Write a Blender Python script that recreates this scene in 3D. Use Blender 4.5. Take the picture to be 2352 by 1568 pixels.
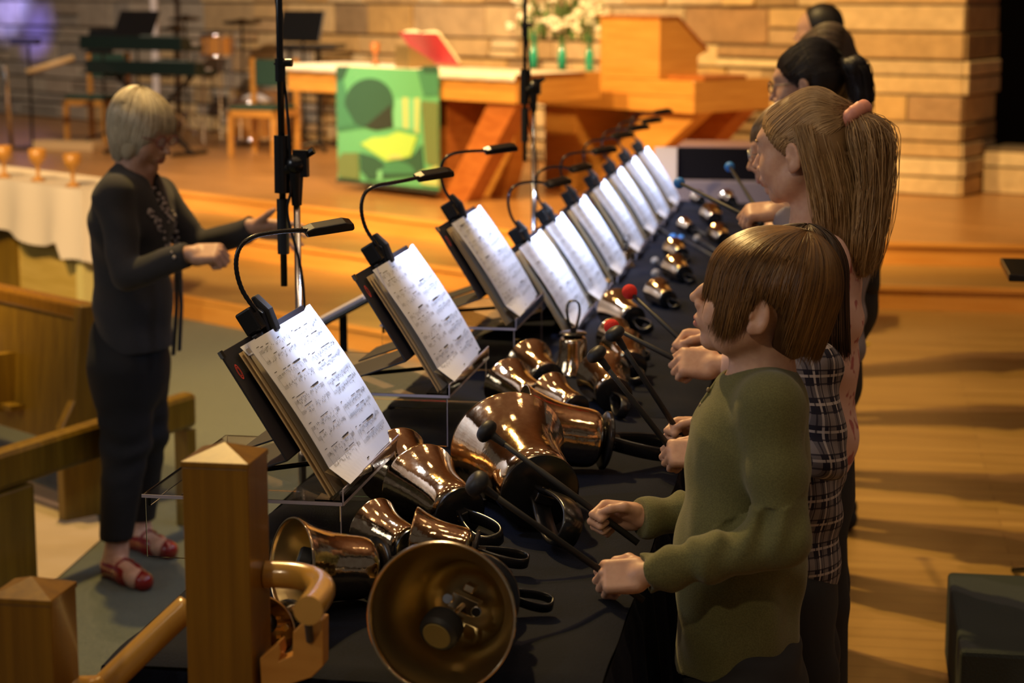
import bpy, bmesh, math, random
import numpy as np
from mathutils import Vector, Matrix, Euler
random.seed(7); rng = np.random.default_rng(7)
S = bpy.context.scene
PI = math.pi
for o in list(bpy.data.objects): bpy.data.objects.remove(o)

# ------------------------------------------------------------------ camera
CAM = np.array([0., 0., 1.81]); FPX = 4600.
TH, PS = math.atan(814/4600), math.atan(784/4600*math.cos(math.atan(814/4600)))
cF = np.array([-math.sin(PS)*math.cos(TH), math.cos(PS)*math.cos(TH), -math.sin(TH)])
cR = np.array([math.cos(PS), math.sin(PS), 0.]); cU = np.cross(cR, cF)
cam = bpy.data.cameras.new('camera'); camo = bpy.data.objects.new('camera', cam)
S.collection.objects.link(camo); S.camera = camo
camo.matrix_world = Matrix(((cR[0], cU[0], -cF[0], CAM[0]), (cR[1], cU[1], -cF[1], CAM[1]), (cR[2], cU[2], -cF[2], CAM[2]), (0, 0, 0, 1)))
cam.sensor_width = 36; cam.lens = FPX/2352*36; cam.clip_end = 100
cam.dof.use_dof = True; cam.dof.focus_distance = 3.85; cam.dof.aperture_fstop = 4.0
def ray(u, v): return cF + cR*(u-1176)/FPX + cU*(784-v)/FPX
def WY(u, v, Y): r = ray(u, v); return CAM + r*(Y/r[1])
def WZ(u, v, z): r = ray(u, v); return CAM + r*((z-CAM[2])/r[2])

# ------------------------------------------------------------------ world and light
S.view_settings.view_transform = 'Standard'; S.view_settings.look = 'None'
S.view_settings.exposure = 0.0; S.view_settings.gamma = 1.0
w = bpy.data.worlds.new('world'); S.world = w; w.use_nodes = True
w.node_tree.nodes['Background'].inputs[0].default_value = (0.62, 0.55, 0.52, 1)
w.node_tree.nodes['Background'].inputs[1].default_value = 0.10
def spot(name, loc, tgt, power, color, size=60, radius=.05, blend=.5):
    l = bpy.data.lights.new(name, 'SPOT'); l.energy = power; l.color = color
    l.spot_size = math.radians(size); l.shadow_soft_size = radius; l.spot_blend = blend
    o = bpy.data.objects.new(name, l); S.collection.objects.link(o); o.location = loc
    o.rotation_euler = (Vector(tgt)-Vector(loc)).to_track_quat('-Z', 'Y').to_euler()
    return o
def area(name, loc, tgt, power, color, sx, sy):
    l = bpy.data.lights.new(name, 'AREA'); l.energy = power; l.color = color; l.shape = 'RECTANGLE'; l.size = sx; l.size_y = sy
    o = bpy.data.objects.new(name, l); S.collection.objects.link(o); o.location = loc
    o.rotation_euler = (Vector(tgt)-Vector(loc)).to_track_quat('-Z', 'Y').to_euler()
    return o
WARM = (1, .64, .25); WARM2 = (1, .74, .45)
# stage spots hung in front of the chancel
spot('stage_spot', (-3.5, 2.5, 6.2), (-3.4, 11.6, 0), 4600, WARM, 38, .12)
spot('stage_spot', (-7.0, 6.5, 6.2), (-3.3, 14.6, .8), 3300, WARM, 34, .12)
spot('stage_spot', (-6.4, 7.2, 6.2), (-1.2, 14.0, .9), 2600, WARM, 36, .12)
spot('stage_spot', (-1.5, 9.5, 6.2), (-.6, 15.8, 1.6), 2100, WARM, 70, .12)
spot('stage_spot', (-6.0, 10.0, 6.2), (-5.4, 19.0, 1.2), 3000, (1, .76, .52), 60, .12)
spot('stage_spot', (-6.5, 6.0, 5.8), (-4.6, 11.3, .5), 500, (1, .80, .45), 40, .12)
# steep lights from the left over the table: they throw the ringers' shadows across the oak floor
spot('house_light', (-3.05, 7.6, 6.2), (.3, 7.0, 0), 1250, (1, .66, .18), 88, .07, .4)
spot('house_light', (-3.10, 8.15, 6.2), (.3, 7.0, 0), 420, (1, .60, .42), 88, .07, .4)
spot('house_light', (-2.6, -2.8, 5.9), (-.2, 3.8, .9), 330, (1, .78, .50), 20, .15, .6)  # weak added fill from behind the camera, for the nearest child
spot('ceiling_fill', (-3, 2, 3.6), (-2, 3, 6.4), 210, (1, .78, .62), 150, .3)  # added fills brightening the unseen ceiling, for its reflection in the bells
spot('ceiling_fill', (2.5, 6, 3.6), (1.5, 6, 6.4), 210, (1, .78, .62), 150, .3)
# ceiling downlights over the nave and the ringers
for x in (-3.4, -1.2, 1.0, 3.0):
    for y in (1.0, 3.6, 6.2):
        spot('ceiling_downlight', (x, y, 6.2), (x-.2, y+.4, 0), 26, WARM2, 95, .06)
        spot('ceiling_downlight', (x+.28, y+.05, 6.2), (x+.1, y+.4, 0), 14, WARM2, 95, .05)
area('nave_window_light', (-7, 1.0, 4.0), (-.6, 4.2, 1.0), 75, (.90, .95, 1), 2.5, 2.0)
spot('window_glow', (-8.5, 12.5, 5.5), (-10.0, 23.2, 1.6), 26000, (.36, .34, 1), 4, .15, .8)
spot('window_glow', (-8.5, 12.5, 5.5), (-9.55, 22.9, 1.25), 12000, (.22, .18, 1), 3, .15, .8)

# ------------------------------------------------------------------ materials
MT = {}
def mat(name, col=(.5, .5, .5), rough=.5, metal=0., **k):
    if name in MT: return MT[name]
    m = bpy.data.materials.new(name); m.use_nodes = True; nt = m.node_tree; N = nt.nodes; L = nt.links
    b = N['Principled BSDF']; b.inputs['Base Color'].default_value = (*col, 1)
    b.inputs['Roughness'].default_value = rough; b.inputs['Metallic'].default_value = metal
    if 'spec' in k: b.inputs['Specular IOR Level'].default_value = k['spec']
    if 'sheen' in k: b.inputs['Sheen Weight'].default_value = k['sheen']
    if 'coat' in k: b.inputs['Coat Weight'].default_value = k['coat']; b.inputs['Coat Roughness'].default_value = .1
    if 'emit' in k: b.inputs['Emission Color'].default_value = (*k['emit'], 1); b.inputs['Emission Strength'].default_value = k.get('es', 1)
    if 'trans' in k: b.inputs['Transmission Weight'].default_value = k['trans']; b.inputs['IOR'].default_value = k.get('ior', 1.49)
    if 'alpha' in k: b.inputs['Alpha'].default_value = k['alpha']
    if 'sss' in k:
        b.inputs['Subsurface Weight'].default_value = k['sss']; b.inputs['Subsurface Radius'].default_value = (.012, .005, .003)
        b.inputs['Subsurface Scale'].default_value = .6
    tc = N.new('ShaderNodeTexCoord'); src = tc.outputs['Object']
    if 'noise' in k:   # (scale vec, detail, col2, lo, hi)
        sc, det, c2, lo, hi = k['noise']
        mp = N.new('ShaderNodeMapping'); mp.inputs['Scale'].default_value = sc; L.new(src, mp.inputs[0])
        if 'rotz' in k: mp.vector_type = 'TEXTURE'; mp.inputs['Scale'].default_value = tuple(1/s for s in sc); mp.inputs['Rotation'].default_value = (0, 0, k['rotz'])
        n = N.new('ShaderNodeTexNoise'); n.inputs['Scale'].default_value = 1; n.inputs['Detail'].default_value = det; L.new(mp.outputs[0], n.inputs[0])
        r = N.new('ShaderNodeValToRGB'); r.color_ramp.elements[0].position = lo; r.color_ramp.elements[1].position = hi
        r.color_ramp.elements[0].color = (*col, 1); r.color_ramp.elements[1].color = (*c2, 1)
        L.new(n.outputs[0], r.inputs[0]); L.new(r.outputs[0], b.inputs['Base Color']); out = r.outputs[0]
        if 'planks' in k:   # (row height m, brick width m, rotation) planks with dark seams
            rh, bw, rot = k['planks']
            mp2 = N.new('ShaderNodeMapping'); mp2.inputs['Rotation'].default_value = (0, 0, rot); L.new(src, mp2.inputs[0])
            br = N.new('ShaderNodeTexBrick'); br.inputs['Scale'].default_value = 1; br.inputs['Row Height'].default_value = rh; br.inputs['Brick Width'].default_value = bw
            br.inputs['Mortar Size'].default_value = .0012; br.inputs['Color1'].default_value = (1, 1, 1, 1); br.inputs['Color2'].default_value = (.8, .78, .74, 1); br.inputs['Mortar'].default_value = (.35, .3, .25, 1)
            L.new(mp2.outputs[0], br.inputs[0])
            mx = N.new('ShaderNodeMix'); mx.data_type = 'RGBA'; mx.blend_type = 'MULTIPLY'; mx.inputs[0].default_value = 1
            L.new(out, mx.inputs[6]); L.new(br.outputs[0], mx.inputs[7]); L.new(mx.outputs[2], b.inputs['Base Color'])
        if 'rv' in k:
            mr = N.new('ShaderNodeMapRange'); mr.inputs[3].default_value = k['rv'][0]; mr.inputs[4].default_value = k['rv'][1]; L.new(n.outputs[0], mr.inputs[0]); L.new(mr.outputs[0], b.inputs['Roughness'])
    if 'island' in k:  # list of colours, one per mesh island
        g = N.new('ShaderNodeNewGeometry'); r = N.new('ShaderNodeValToRGB'); r.color_ramp.interpolation = 'LINEAR'
        cs = k['island']
        while len(r.color_ramp.elements) < len(cs): r.color_ramp.elements.new(.5)
        for i, c in enumerate(cs): r.color_ramp.elements[i].position = i/(len(cs)-1); r.color_ramp.elements[i].color = (*c, 1)
        L.new(g.outputs['Random Per Island'], r.inputs[0])
        n = N.new('ShaderNodeTexNoise'); n.inputs['Scale'].default_value = k.get('iscale', 9); n.inputs['Detail'].default_value = 4; L.new(src, n.inputs[0])
        mr = N.new('ShaderNodeMapRange'); mr.inputs[3].default_value = k.get('ilo', .65); mr.inputs[4].default_value = k.get('ihi', 1.25); L.new(n.outputs[0], mr.inputs[0])
        mx = N.new('ShaderNodeMix'); mx.data_type = 'RGBA'; mx.blend_type = 'MULTIPLY'; mx.inputs[0].default_value = 1
        L.new(r.outputs[0], mx.inputs[6]); L.new(mr.outputs[0], mx.inputs[7]); L.new(mx.outputs[2], b.inputs['Base Color'])
    if 'bump' in k:  # (scale, strength, distance)
        n = N.new('ShaderNodeTexNoise'); n.inputs['Scale'].default_value = k['bump'][0]; n.inputs['Detail'].default_value = 5; L.new(src, n.inputs[0])
        bp = N.new('ShaderNodeBump'); bp.inputs['Strength'].default_value = k['bump'][1]; bp.inputs['Distance'].default_value = k['bump'][2]
        L.new(n.outputs[0], bp.inputs['Height']); L.new(bp.outputs[0], b.inputs['Normal'])
    MT[name] = m; return m

W_OR = mat('honey wood', (.46, .20, .035), .34, noise=((3, 3, 40), 4, (.60, .30, .065), .3, .75), coat=.25)
W_STEP = mat('laminate steps', (.62, .27, .05), .33, noise=((2, 2, 30), 4, (.74, .37, .09), .3, .75), coat=.2)
W_FLR = mat('oak plank floor', (.36, .21, .06), .33, noise=((1.5, 14, 1.5), 6, (.50, .31, .10), .3, .72), planks=(.085, 1.1, 0), rv=(.26, .45))
W_PLAT = mat('platform planks', (.42, .20, .06), .3, noise=((2, 14, 2), 6, (.60, .31, .11), .3, .72), planks=(.085, 1.2, .6435), rv=(.22, .4))
W_NEW = mat('golden oak', (.160, .070, .003), .36, noise=((60, 60, 2.2), 6, (.25, .118, .006), .3, .7), coat=.3)
W_PEW = mat('olive oak', (.15, .080, .004), .4, noise=((40, 40, 3), 5, (.235, .135, .008), .3, .7), coat=.2)
W_DRK = mat('orange mahogany', (.30, .085, .015), .35, noise=((8, 8, 30), 4, (.42, .14, .03), .3, .7))
CARP = mat('green carpet', (.045, .055, .030), .97, noise=((160, 160, 160), 3, (.095, .105, .058), .35, .65), bump=(220, .6, .006), sheen=.2)
TAN = mat('tan vinyl floor', (.42, .32, .20), .6, noise=((3, 3, 3), 3, (.5, .39, .26), .3, .7))
CLOTH = mat('black tablecloth', (.0022, .0036, .0095), .9, noise=((500, 500, 500), 2, (.0045, .0075, .019), .4, .6), bump=(260, .5, .002), spec=.15)
CEIL = mat('ceiling wood', (.34, .22, .15), .8)
W_RAIL = mat('light oak rail', (.42, .22, .035), .25, noise=((9, 9, 9), 5, (.52, .29, .06), .3, .7), coat=.5)
BRASS = mat('polished bronze', (.60, .42, .25), .09, 1., noise=((9, 9, 9), 4, (.72, .56, .36), .3, .7), rv=(.05, .14), bump=(7, .05, .01))
BRIN = mat('machined brass', (.52, .41, .20), .34, 1.)
BRLIP = mat('brass rim', (.9, .68, .4), .18, 1.)
BLKP = mat('black plastic', (.008, .008, .009), .24, spec=.6)
BLKR = mat('black rubber', (.010, .011, .014), .55)
BLKM = mat('black board', (.012, .012, .018), .5)
CHROME = mat('chrome', (.75, .74, .72), .15, 1.)
PAPER = mat('sheet paper', (.72, .75, .86), .75)
INK = mat('printed ink', (.02, .02, .03), .7)
MANILA = mat('manila page edge', (.62, .47, .26), .7)
REDINK = mat('red print', (.6, .05, .04), .6)
ACRY = mat('clear acrylic', (1, 1, 1), .02, trans=1., ior=1.3)
LED = mat('led strip', (1, 1, 1), .4, emit=(.85, .9, 1), es=6)

# ------------------------------------------------------------------ mesh helpers
col = S.collection
class MB:
    def __init__(s): s.v = []; s.f = []; s.m = []
    def add(s, vs, fs, mi=0, M=None):
        b = len(s.v)
        for v in vs:
            v = Vector(v)
            if M is not None: v = M @ v
            s.v.append(tuple(v))
        for f in fs: s.f.append([i+b for i in f]); s.m.append(mi)
        return s
    def box(s, lo, hi, mi=0, M=None):
        x0, y0, z0 = lo; x1, y1, z1 = hi
        vs = [(x0, y0, z0), (x1, y0, z0), (x1, y1, z0), (x0, y1, z0), (x0, y0, z1), (x1, y0, z1), (x1, y1, z1), (x0, y1, z1)]
        return s.add(vs, [(3, 2, 1, 0), (4, 5, 6, 7), (0, 1, 5, 4), (1, 2, 6, 5), (2, 3, 7, 6), (3, 0, 4, 7)], mi, M)
    def prism(s, poly, axis, a, b, mi=0, M=None):
        """poly 2D in the two other axes, extruded along axis from a to b"""
        def P(p, t):
            return {'x': (t, p[0], p[1]), 'y': (p[0], t, p[1]), 'z': (p[0], p[1], t)}[axis]
        n = len(poly); vs = [P(p, a) for p in poly]+[P(p, b) for p in poly]
        fs = [tuple(range(n))[::-1], tuple(range(n, 2*n))]+[(i, (i+1) % n, n+(i+1) % n, n+i) for i in range(n)]
        return s.add(vs, fs, mi, M)
    def tube(s, pts, r, n=10, mi=0, cap=True, M=None, flat=None):
        """round tube along pts, r scalar or list; flat=(w,t,normal) makes a strap"""
        pts = [Vector(p) for p in pts]; k = len(pts); rs = r if isinstance(r, (list, tuple, np.ndarray)) else [r]*k
        vs = []; up = None
        for i, p in enumerate(pts):
            t = (pts[min(i+1, k-1)]-pts[max(i-1, 0)]).normalized()
            if up is None:
                up = Vector((0, 0, 1)) if abs(t.z) < .9 else Vector((1, 0, 0))
            if flat: up = Vector(flat[2])
            a = t.cross(up).normalized(); bb = a.cross(t).normalized(); up = bb
            for j in range(n):
                q = 2*PI*j/n
                if flat:
                    ca, sa = math.cos(q), math.sin(q); e = .5
                    x = math.copysign(abs(ca)**e, ca)*flat[1]/2; y = math.copysign(abs(sa)**e, sa)*flat[0]/2
                    vs.append(p+a*x*rs[i]+bb*y*rs[i])
                else: vs.append(p+(a*math.cos(q)+bb*math.sin(q))*rs[i])
        fs = [(i*n+j, i*n+(j+1) % n, (i+1)*n+(j+1) % n, (i+1)*n+j) for i in range(k-1) for j in range(n)]
        if cap: fs += [tuple(range(n))[::-1], tuple(range((k-1)*n, k*n))]
        return s.add(vs, fs, mi, M)
    def lathe(s, prof, n=40, mi=0, M=None, mis=None):
        k = len(prof); vs = [(r*math.cos(2*PI*j/n), r*math.sin(2*PI*j/n), z) for r, z in prof for j in range(n)]
        for i in range(k-1):
            s.add([], [], 0)
        b = len(s.v); s.add(vs, [], mi, M)
        for i in range(k-1):
            for j in range(n):
                s.f.append([b+i*n+j, b+i*n+(j+1) % n, b+(i+1)*n+(j+1) % n, b+(i+1)*n+j]); s.m.append(mis[i] if mis else mi)
        return s
    def ball(s, c, r, mi=0, nu=16, nv=10, M=None):
        if not isinstance(r, (tuple, list)): r = (r, r, r)
        vs = [(c[0], c[1], c[2]+r[2])]
        for i in range(1, nv):
            for j in range(nu):
                a, b_ = PI*i/nv, 2*PI*j/nu
                vs.append((c[0]+r[0]*math.sin(a)*math.cos(b_), c[1]+r[1]*math.sin(a)*math.sin(b_), c[2]+r[2]*math.cos(a)))
        vs.append((c[0], c[1], c[2]-r[2])); e = len(vs)-1
        fs = [(0, 1+j, 1+(j+1) % nu) for j in range(nu)]+[(e, e-nu+(j+1) % nu, e-nu+j) for j in range(nu)]
        fs += [(1+i*nu+j, 1+(i+1)*nu+j, 1+(i+1)*nu+(j+1) % nu, 1+i*nu+(j+1) % nu) for i in range(nv-2) for j in range(nu)]
        return s.add(vs, fs, mi, M)
    def build(s, name, mats, parent=None, smooth=False, bevel=0, loc=None, seg=2, auto=None):
        me = bpy.data.meshes.new(name); me.from_pydata(s.v, [], s.f)
        if not isinstance(mats, (list, tuple)): mats = [mats]
        for m in mats: me.materials.append(m)
        me.polygons.foreach_set('material_index', s.m)
        if smooth: me.polygons.foreach_set('use_smooth', [True]*len(s.f))
        me.update(); o = bpy.data.objects.new(name, me); col.objects.link(o)
        if bevel:
            b = o.modifiers.new('bevel', 'BEVEL'); b.width = bevel; b.segments = seg; b.limit_method = 'ANGLE'; b.angle_limit = math.radians(40)
        if auto is not None: me.polygons.foreach_set('use_smooth', [True]*len(s.f)); me.set_sharp_from_angle(angle=math.radians(auto))
        if parent: o.parent = parent
        if loc is not None: o.location = loc
        return o
def tag(o, label=None, cat=None, group=None, kind=None):
    if label: o['label'] = label
    if cat: o['category'] = cat
    if group: o['group'] = group
    if kind: o['kind'] = kind
    return o
def thing(name, loc=(0, 0, 0), rz=0, label=None, cat=None, group=None, kind=None):
    o = bpy.data.objects.new(name, None); col.objects.link(o); o.location = loc; o.rotation_euler = (0, 0, rz); o.empty_display_size = .1
    return tag(o, label, cat, group, kind)
def copy_tree(o, parent=None):
    c = o.copy(); col.objects.link(c); c.parent = parent
    for ch in list(CH.get(o.name, o.children)): copy_tree(ch, c)
    return c
CH = {}
def spline(pts, n=8):
    P = [Vector(p) for p in pts]; out = []
    for i in range(len(P)-1):
        p0, p1, p2, p3 = P[max(i-1, 0)], P[i], P[i+1], P[min(i+2, len(P)-1)]
        for k in range(n):
            t = k/n
            out.append(.5*((2*p1)+(p2-p0)*t+(2*p0-5*p1+4*p2-p3)*t*t+(-p0+3*p1-3*p2+p3)*t**3))
    out.append(P[-1]); return out

# ------------------------------------------------------------------ setting
def poly_slab(name, pts, z0, z1, m, sm=None):
    mb = MB(); n = len(pts)
    vs = [(x, y, z0) for x, y in pts]+[(x, y, z1) for x, y in pts]
    mb.add(vs, [tuple(range(n))[::-1], tuple(range(n, 2*n))])
    for i in range(n): mb.add([vs[i], vs[(i+1) % n], vs[n+(i+1) % n], vs[n+i]], [(0, 1, 2, 3)], 1 if sm else 0)
    o = mb.build(name, [m, sm] if sm else m); tag(o, kind='structure'); return o
# local chancel frame: EX runs right and towards the camera, EY away
EX = np.array([.8, -.6, 0]); EY = np.array([.6, .8, 0])
carpet = poly_slab('floor', [(-14, -4), (7, -4), (7, 26), (-14, 26)], -.3, -.14, CARP); tag(carpet, 'green grey carpet of the nave', kind='structure')
o = poly_slab('floor_walkway', [(-5.5, 9.2), (-2.80, 7.05), (-2.6, 6.62), (-2.56, 6.0), (-5.5, 5.0)], -.139, -.134, TAN); tag(o, 'tan smooth floor under the pews')
off_ = lambda p, t: (p[0]-.81*t, p[1]+.575*t)
o = poly_slab('floor_ringers', [(-1.2, -3), (6, -3), (6, 13), (-10, 18), off_((-3.61, 11.12), 9), (-3.61, 11.12), (-2.35, 10.25), (-1.2, 9.45)], -.139, 0, W_FLR, W_STEP); tag(o, 'oak plank floor the ringers stand on')
d = np.array([-.81, .575])
def off(p, t): return (p[0]+d[0]*t, p[1]+d[1]*t)
o = poly_slab('floor_step', [(6, 11.46), (6, 14), (-9, 20), off((-1.9, 11.46), 9), (-1.9, 11.46)], .001, .14, W_FLR, W_STEP); tag(o, 'middle wooden step below the altar platform')
o = poly_slab('floor_platform', [(7, 12.33), (7, 26), (-14, 26), off((-1.8, 12.33), 13), (-1.8, 12.33)], .141, .28, W_PLAT, W_STEP); tag(o, 'altar platform of glossy wood planks')
for (nm, p0, p1, z, mm) in [('trim_1', (-1.9, 11.46), (6, 11.46), .14, 0), ('trim_2', (-1.8, 12.33), (6, 12.33), .28, 0), ('trim_3', off((-1.8, 12.33), 8), (-1.8, 12.33), .28, 0), ('trim_4', off((-1.9, 11.46), 5), (-1.9, 11.46), .14, 0), ('trim_5', off((-3.61, 11.12), 5), (-2.35, 10.25), 0, 0)]:
    mb = MB(); a, b = Vector((*p0, z-.028)), Vector((*p1, z-.028)); t = (b-a).normalized(); nn = Vector((t.y, -t.x, 0))
    M = Matrix.Translation(a) @ Matrix(((t.x, nn.x, 0), (t.y, nn.y, 0), (0, 0, 1))).to_4x4()
    mb.box((0, .002, 0), ((b-a).length, .02, .032), 0, M); tag(mb.build(nm, W_STEP, bevel=.006), 'rounded wooden nosing of a chancel step', kind='structure')
# stone wall: irregular coursed blocks
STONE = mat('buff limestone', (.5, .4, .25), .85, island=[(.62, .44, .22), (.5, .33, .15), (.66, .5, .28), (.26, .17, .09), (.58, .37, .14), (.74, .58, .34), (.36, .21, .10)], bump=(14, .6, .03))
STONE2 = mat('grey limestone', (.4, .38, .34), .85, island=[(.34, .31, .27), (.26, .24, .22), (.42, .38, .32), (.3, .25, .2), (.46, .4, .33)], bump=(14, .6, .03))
MORT = mat('wall mortar', (.16, .12, .08), .9)
def stonewall(name, p0, width, z0, z1, th, seed, mats, label, ang=-.6435, hs=(.09, .34), lat=True):
    r = random.Random(seed); mb = MB(); z = z0
    while z < z1:
        h = min(r.choice([.11, .18, .24, .30, .38]), z1-z); x = 0
        while x < width:
            wd = min(r.uniform(.28, 1.0), width-x)
            if width-x-wd < .12: wd = width-x
            parts = [(z, h)] if (h < .17 or r.random() < .6) else [(z, h*.45), (z+h*.45, h*.55)]
            for zz, hh in parts:
                j = r.uniform(0, .05); g = .008
                a, b = x+g, x+wd-g; c, e = zz+g, zz+hh-g; k = .012
                vs = [(a, 0, c), (b, 0, c), (b, 0, e), (a, 0, e), (a+r.uniform(0, k), -j-.03, c+r.uniform(0, k)), (b-r.uniform(0, k), -j-.03, c+r.uniform(0, k)), (b-r.uniform(0, k), -j-.03, e-r.uniform(0, k)), (a+r.uniform(0, k), -j-.03, e-r.uniform(0, k))]
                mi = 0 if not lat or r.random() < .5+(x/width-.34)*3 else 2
                mb.add(vs, [(4, 5, 6, 7), (0, 1, 5, 4), (1, 2, 6, 5), (2, 3, 7, 6), (3, 0, 4, 7)], mi)
            x += wd
        z += h
    mb.box((0, 0, z0), (width, th, z1), 1)
    o = mb.build(name, mats, bevel=.008); o.location = (*p0, 0); o.rotation_euler = (0, 0, ang); return tag(o, label, kind='structure')
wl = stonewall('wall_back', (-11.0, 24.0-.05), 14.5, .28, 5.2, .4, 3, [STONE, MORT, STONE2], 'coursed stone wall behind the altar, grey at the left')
# stone pier right: lit front face and shaded return
def pier(name, p, w_, dpt, z0, z1, label, seed):
    r = random.Random(seed); mb = MB(); z = z0
    while z < z1-.01:
        h = min(r.choice([.12, .2, .26, .32, .14]), z1-z); g = .008
        xs = [0, w_] if r.random() < .45 else [0, w_*r.uniform(.35, .7), w_]
        for a, b in zip(xs[:-1], xs[1:]):
            j = r.uniform(-.01, .02); mb.box((a+g, -j, z+g), (b-g, dpt+j*.5, z+h-g))
        j = r.uniform(-.01, .03); mb.box((w_*.6, .02, z+g), (w_+j, dpt-.01, z+h-g))
        z += h
    mb.box((.01, .02, z0), (w_-.015, dpt-.02, z1), 1)
    o = mb.build(name, [STONE, MORT], bevel=.012); o.location = p; o.rotation_euler = (0, 0, -.6435+.25); return tag(o, label, kind='structure')
pier('wall_pier', (-.22, 15.5, 0), 1.12, .75, .28, 5.2, 'stone pier at the right end of the wall', 5)
pier('wall_low', (1.0, 15.45, 0), 1.6, .5, .28, .62, 'low stone plinth right of the pier', 8)
DARK = mat('dark opening', (.004, .005, .005), .9, noise=((3, 3, 3), 3, (.012, .016, .014), .5, .8))
mb = MB().box((.9, 17.2, .28), (5, 17.5, 5.2)); tag(mb.build('wall_right', DARK), 'dark recess right of the stone pier', kind='structure')
mb = MB().box((-14, -4, 6.4), (7, 26, 6.5)); tag(mb.build('ceiling', CEIL), kind='structure')
# ------------------------------------------------------------------ table with black cloth (one thing per table, butted end to end)
ZT = .765
def draped_table(y0, y1, label, seed):
    t = thing('draped_table', (-.745, (y0+y1)/2, 0), label=label, cat='table', group='black draped tables')
    L = (y1-y0)/2; W = .395; r = random.Random(seed); mb = MB(); nx, ny = 24, 70
    # top with soft foam undulation
    vs = []
    def zt(x, y): return ZT+.004*math.sin(9*x+3*y+seed)*math.sin(5*y)+.003*math.sin(23*y+7*x)
    for i in range(nx+1):
        for j in range(ny+1):
            x = -W+2*W*i/nx; y = -L+2*L*j/ny; e = min(W-abs(x), L-abs(y)); vs.append((x, y, zt(x, y)-.012*max(0, 1-e/.03)**2))
    mb.add(vs, [(i*(ny+1)+j, (i+1)*(ny+1)+j, (i+1)*(ny+1)+j+1, i*(ny+1)+j+1) for i in range(nx) for j in range(ny)])
    per = []
    for j in range(121): per.append((W, -L+2*L*j/120, 1, 0))
    for j in range(41): per.append((W-2*W*j/40, L, 0, 1))
    for j in range(121): per.append((-W, L-2*L*j/120, -1, 0))
    for j in range(41): per.append((-W+2*W*j/40, -L, 0, -1))
    zs = [ZT-.012, ZT-.05, ZT-.2, ZT-.45, .03]; n = len(per); sv = []
    for k, z in enumerate(zs):
        for i, (x, y, a, b) in enumerate(per):
            s_ = x*b+y*a; am = .018*k*(math.sin(s_*34+seed)+.5*math.sin(s_*71))*.5; o = .002+am+.006*k
            sv.append((x+a*o, y+b*o, z))
    mb.add(sv, [(k*n+i, k*n+(i+1) % n, (k+1)*n+(i+1) % n, (k+1)*n+i) for k in range(4) for i in range(n)])
    mb.build('tablecloth', CLOTH, t, smooth=True)
    tp = MB().box((-W+.01, -L+.01, ZT-.05), (W-.01, L-.01, ZT-.02)); tp.build('tabletop', W_PEW, t)
    for a in (-1, 1):
        for b in (-1, 1):
            bx = a*(W-.06); by = b*(L-.15); MB().tube([(bx, by, 0 if bx > -.45 else 0), (bx, by, ZT-.05)], .015, 8).build('leg', CHROME, t)
    return t
draped_table(2.88, 4.86, 'black cloth table nearest the camera, carrying the largest bells', 1)
draped_table(4.87, 6.80, 'black cloth table in the middle of the row, between the nearest and the farthest', 2)
draped_table(6.81, 9.95, 'black cloth table farthest away, carrying the smallest bells', 4)

# ------------------------------------------------------------------ music stands
EDGE = mat('acrylic edge highlight', (.42, .38, .46), .25, alpha=.75, spec=.8)  # pale strips that paint bright highlights along the clear acrylic edges
def music_marks(mb, surf, seed, spread=True, coarse=False):
    """notation quads on the sheet; surf(s,t,lift)->point, s across 0..1, t from top 0 to bottom 1"""
    r = random.Random(seed)
    def q(s0, t0, s1, t1, s2=None, t2=None, s3=None, t3=None):
        if s2 is None: pts = [(s0, t0), (s1, t0), (s1, t1), (s0, t1)]
        else: pts = [(s0, t0), (s1, t1), (s2, t2), (s3, t3)]
        mb.add([surf(a, b, .0012) for a, b in pts], [(0, 1, 2, 3)], 1)
    pages = [(.05, .50), (.56, .96)] if spread else [(.08, .94)]
    for pi, (a, b) in enumerate(pages):
        for sysn in range(5):
            t0 = .075+.178*sysn+(.02 if pi else 0)
            for st in range(2):
                ty = t0+st*.07
                if not coarse:
                    for l in range(5): q(a, ty+l*.0048, b, ty+l*.0048+.0009)
                else:
                    for l in (0, 2, 4): q(a, ty+l*.0048, b, ty+l*.0048+.0011)
                x = a+.03
                while x < b-.01:
                    if r.random() < .8:
                        dy = r.uniform(-.006, .024); w_ = .0052
                        q(x, ty+dy, x+w_, ty+dy+.0052)
                        if r.random() < .75: sgn = -1 if r.random() < .6 else 1; q(x+w_*.8, ty+dy, x+w_, ty+dy+sgn*.024)
                        if r.random() < .35: q(x, ty+dy+.0075, x+w_, ty+dy+.0125)
                    x += r.choice([.0095, .0095, .013, .017])
                for _ in range(3):
                    bx = r.uniform(a+.03, b-.1); q(bx, ty-.02, bx+r.uniform(.03, .07), ty-.016)
                for k in range(4): xx = a+(b-a)*(k+1)/4; q(xx-.001, ty, xx, ty+.02)
            q(a-.003, t0, a-.0015, t0+.09); q(a, t0-.03, a+.03, t0-.026)
            if r.random() < .6: bx = r.uniform(a+.05, b-.15); q(bx, t0-.022, bx+.11, t0-.012)
    q(.44, .965, .49, .972); q(.93, .965, .945, .975)
TILT = math.atan2(.168, .268)     # lean of the sheet from vertical
def stand_frame(): return Vector((-math.sin(TILT), 0, math.cos(TILT))), Vector((math.cos(TILT), 0, math.sin(TILT)))   # up the sheet, out of the sheet
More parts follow.
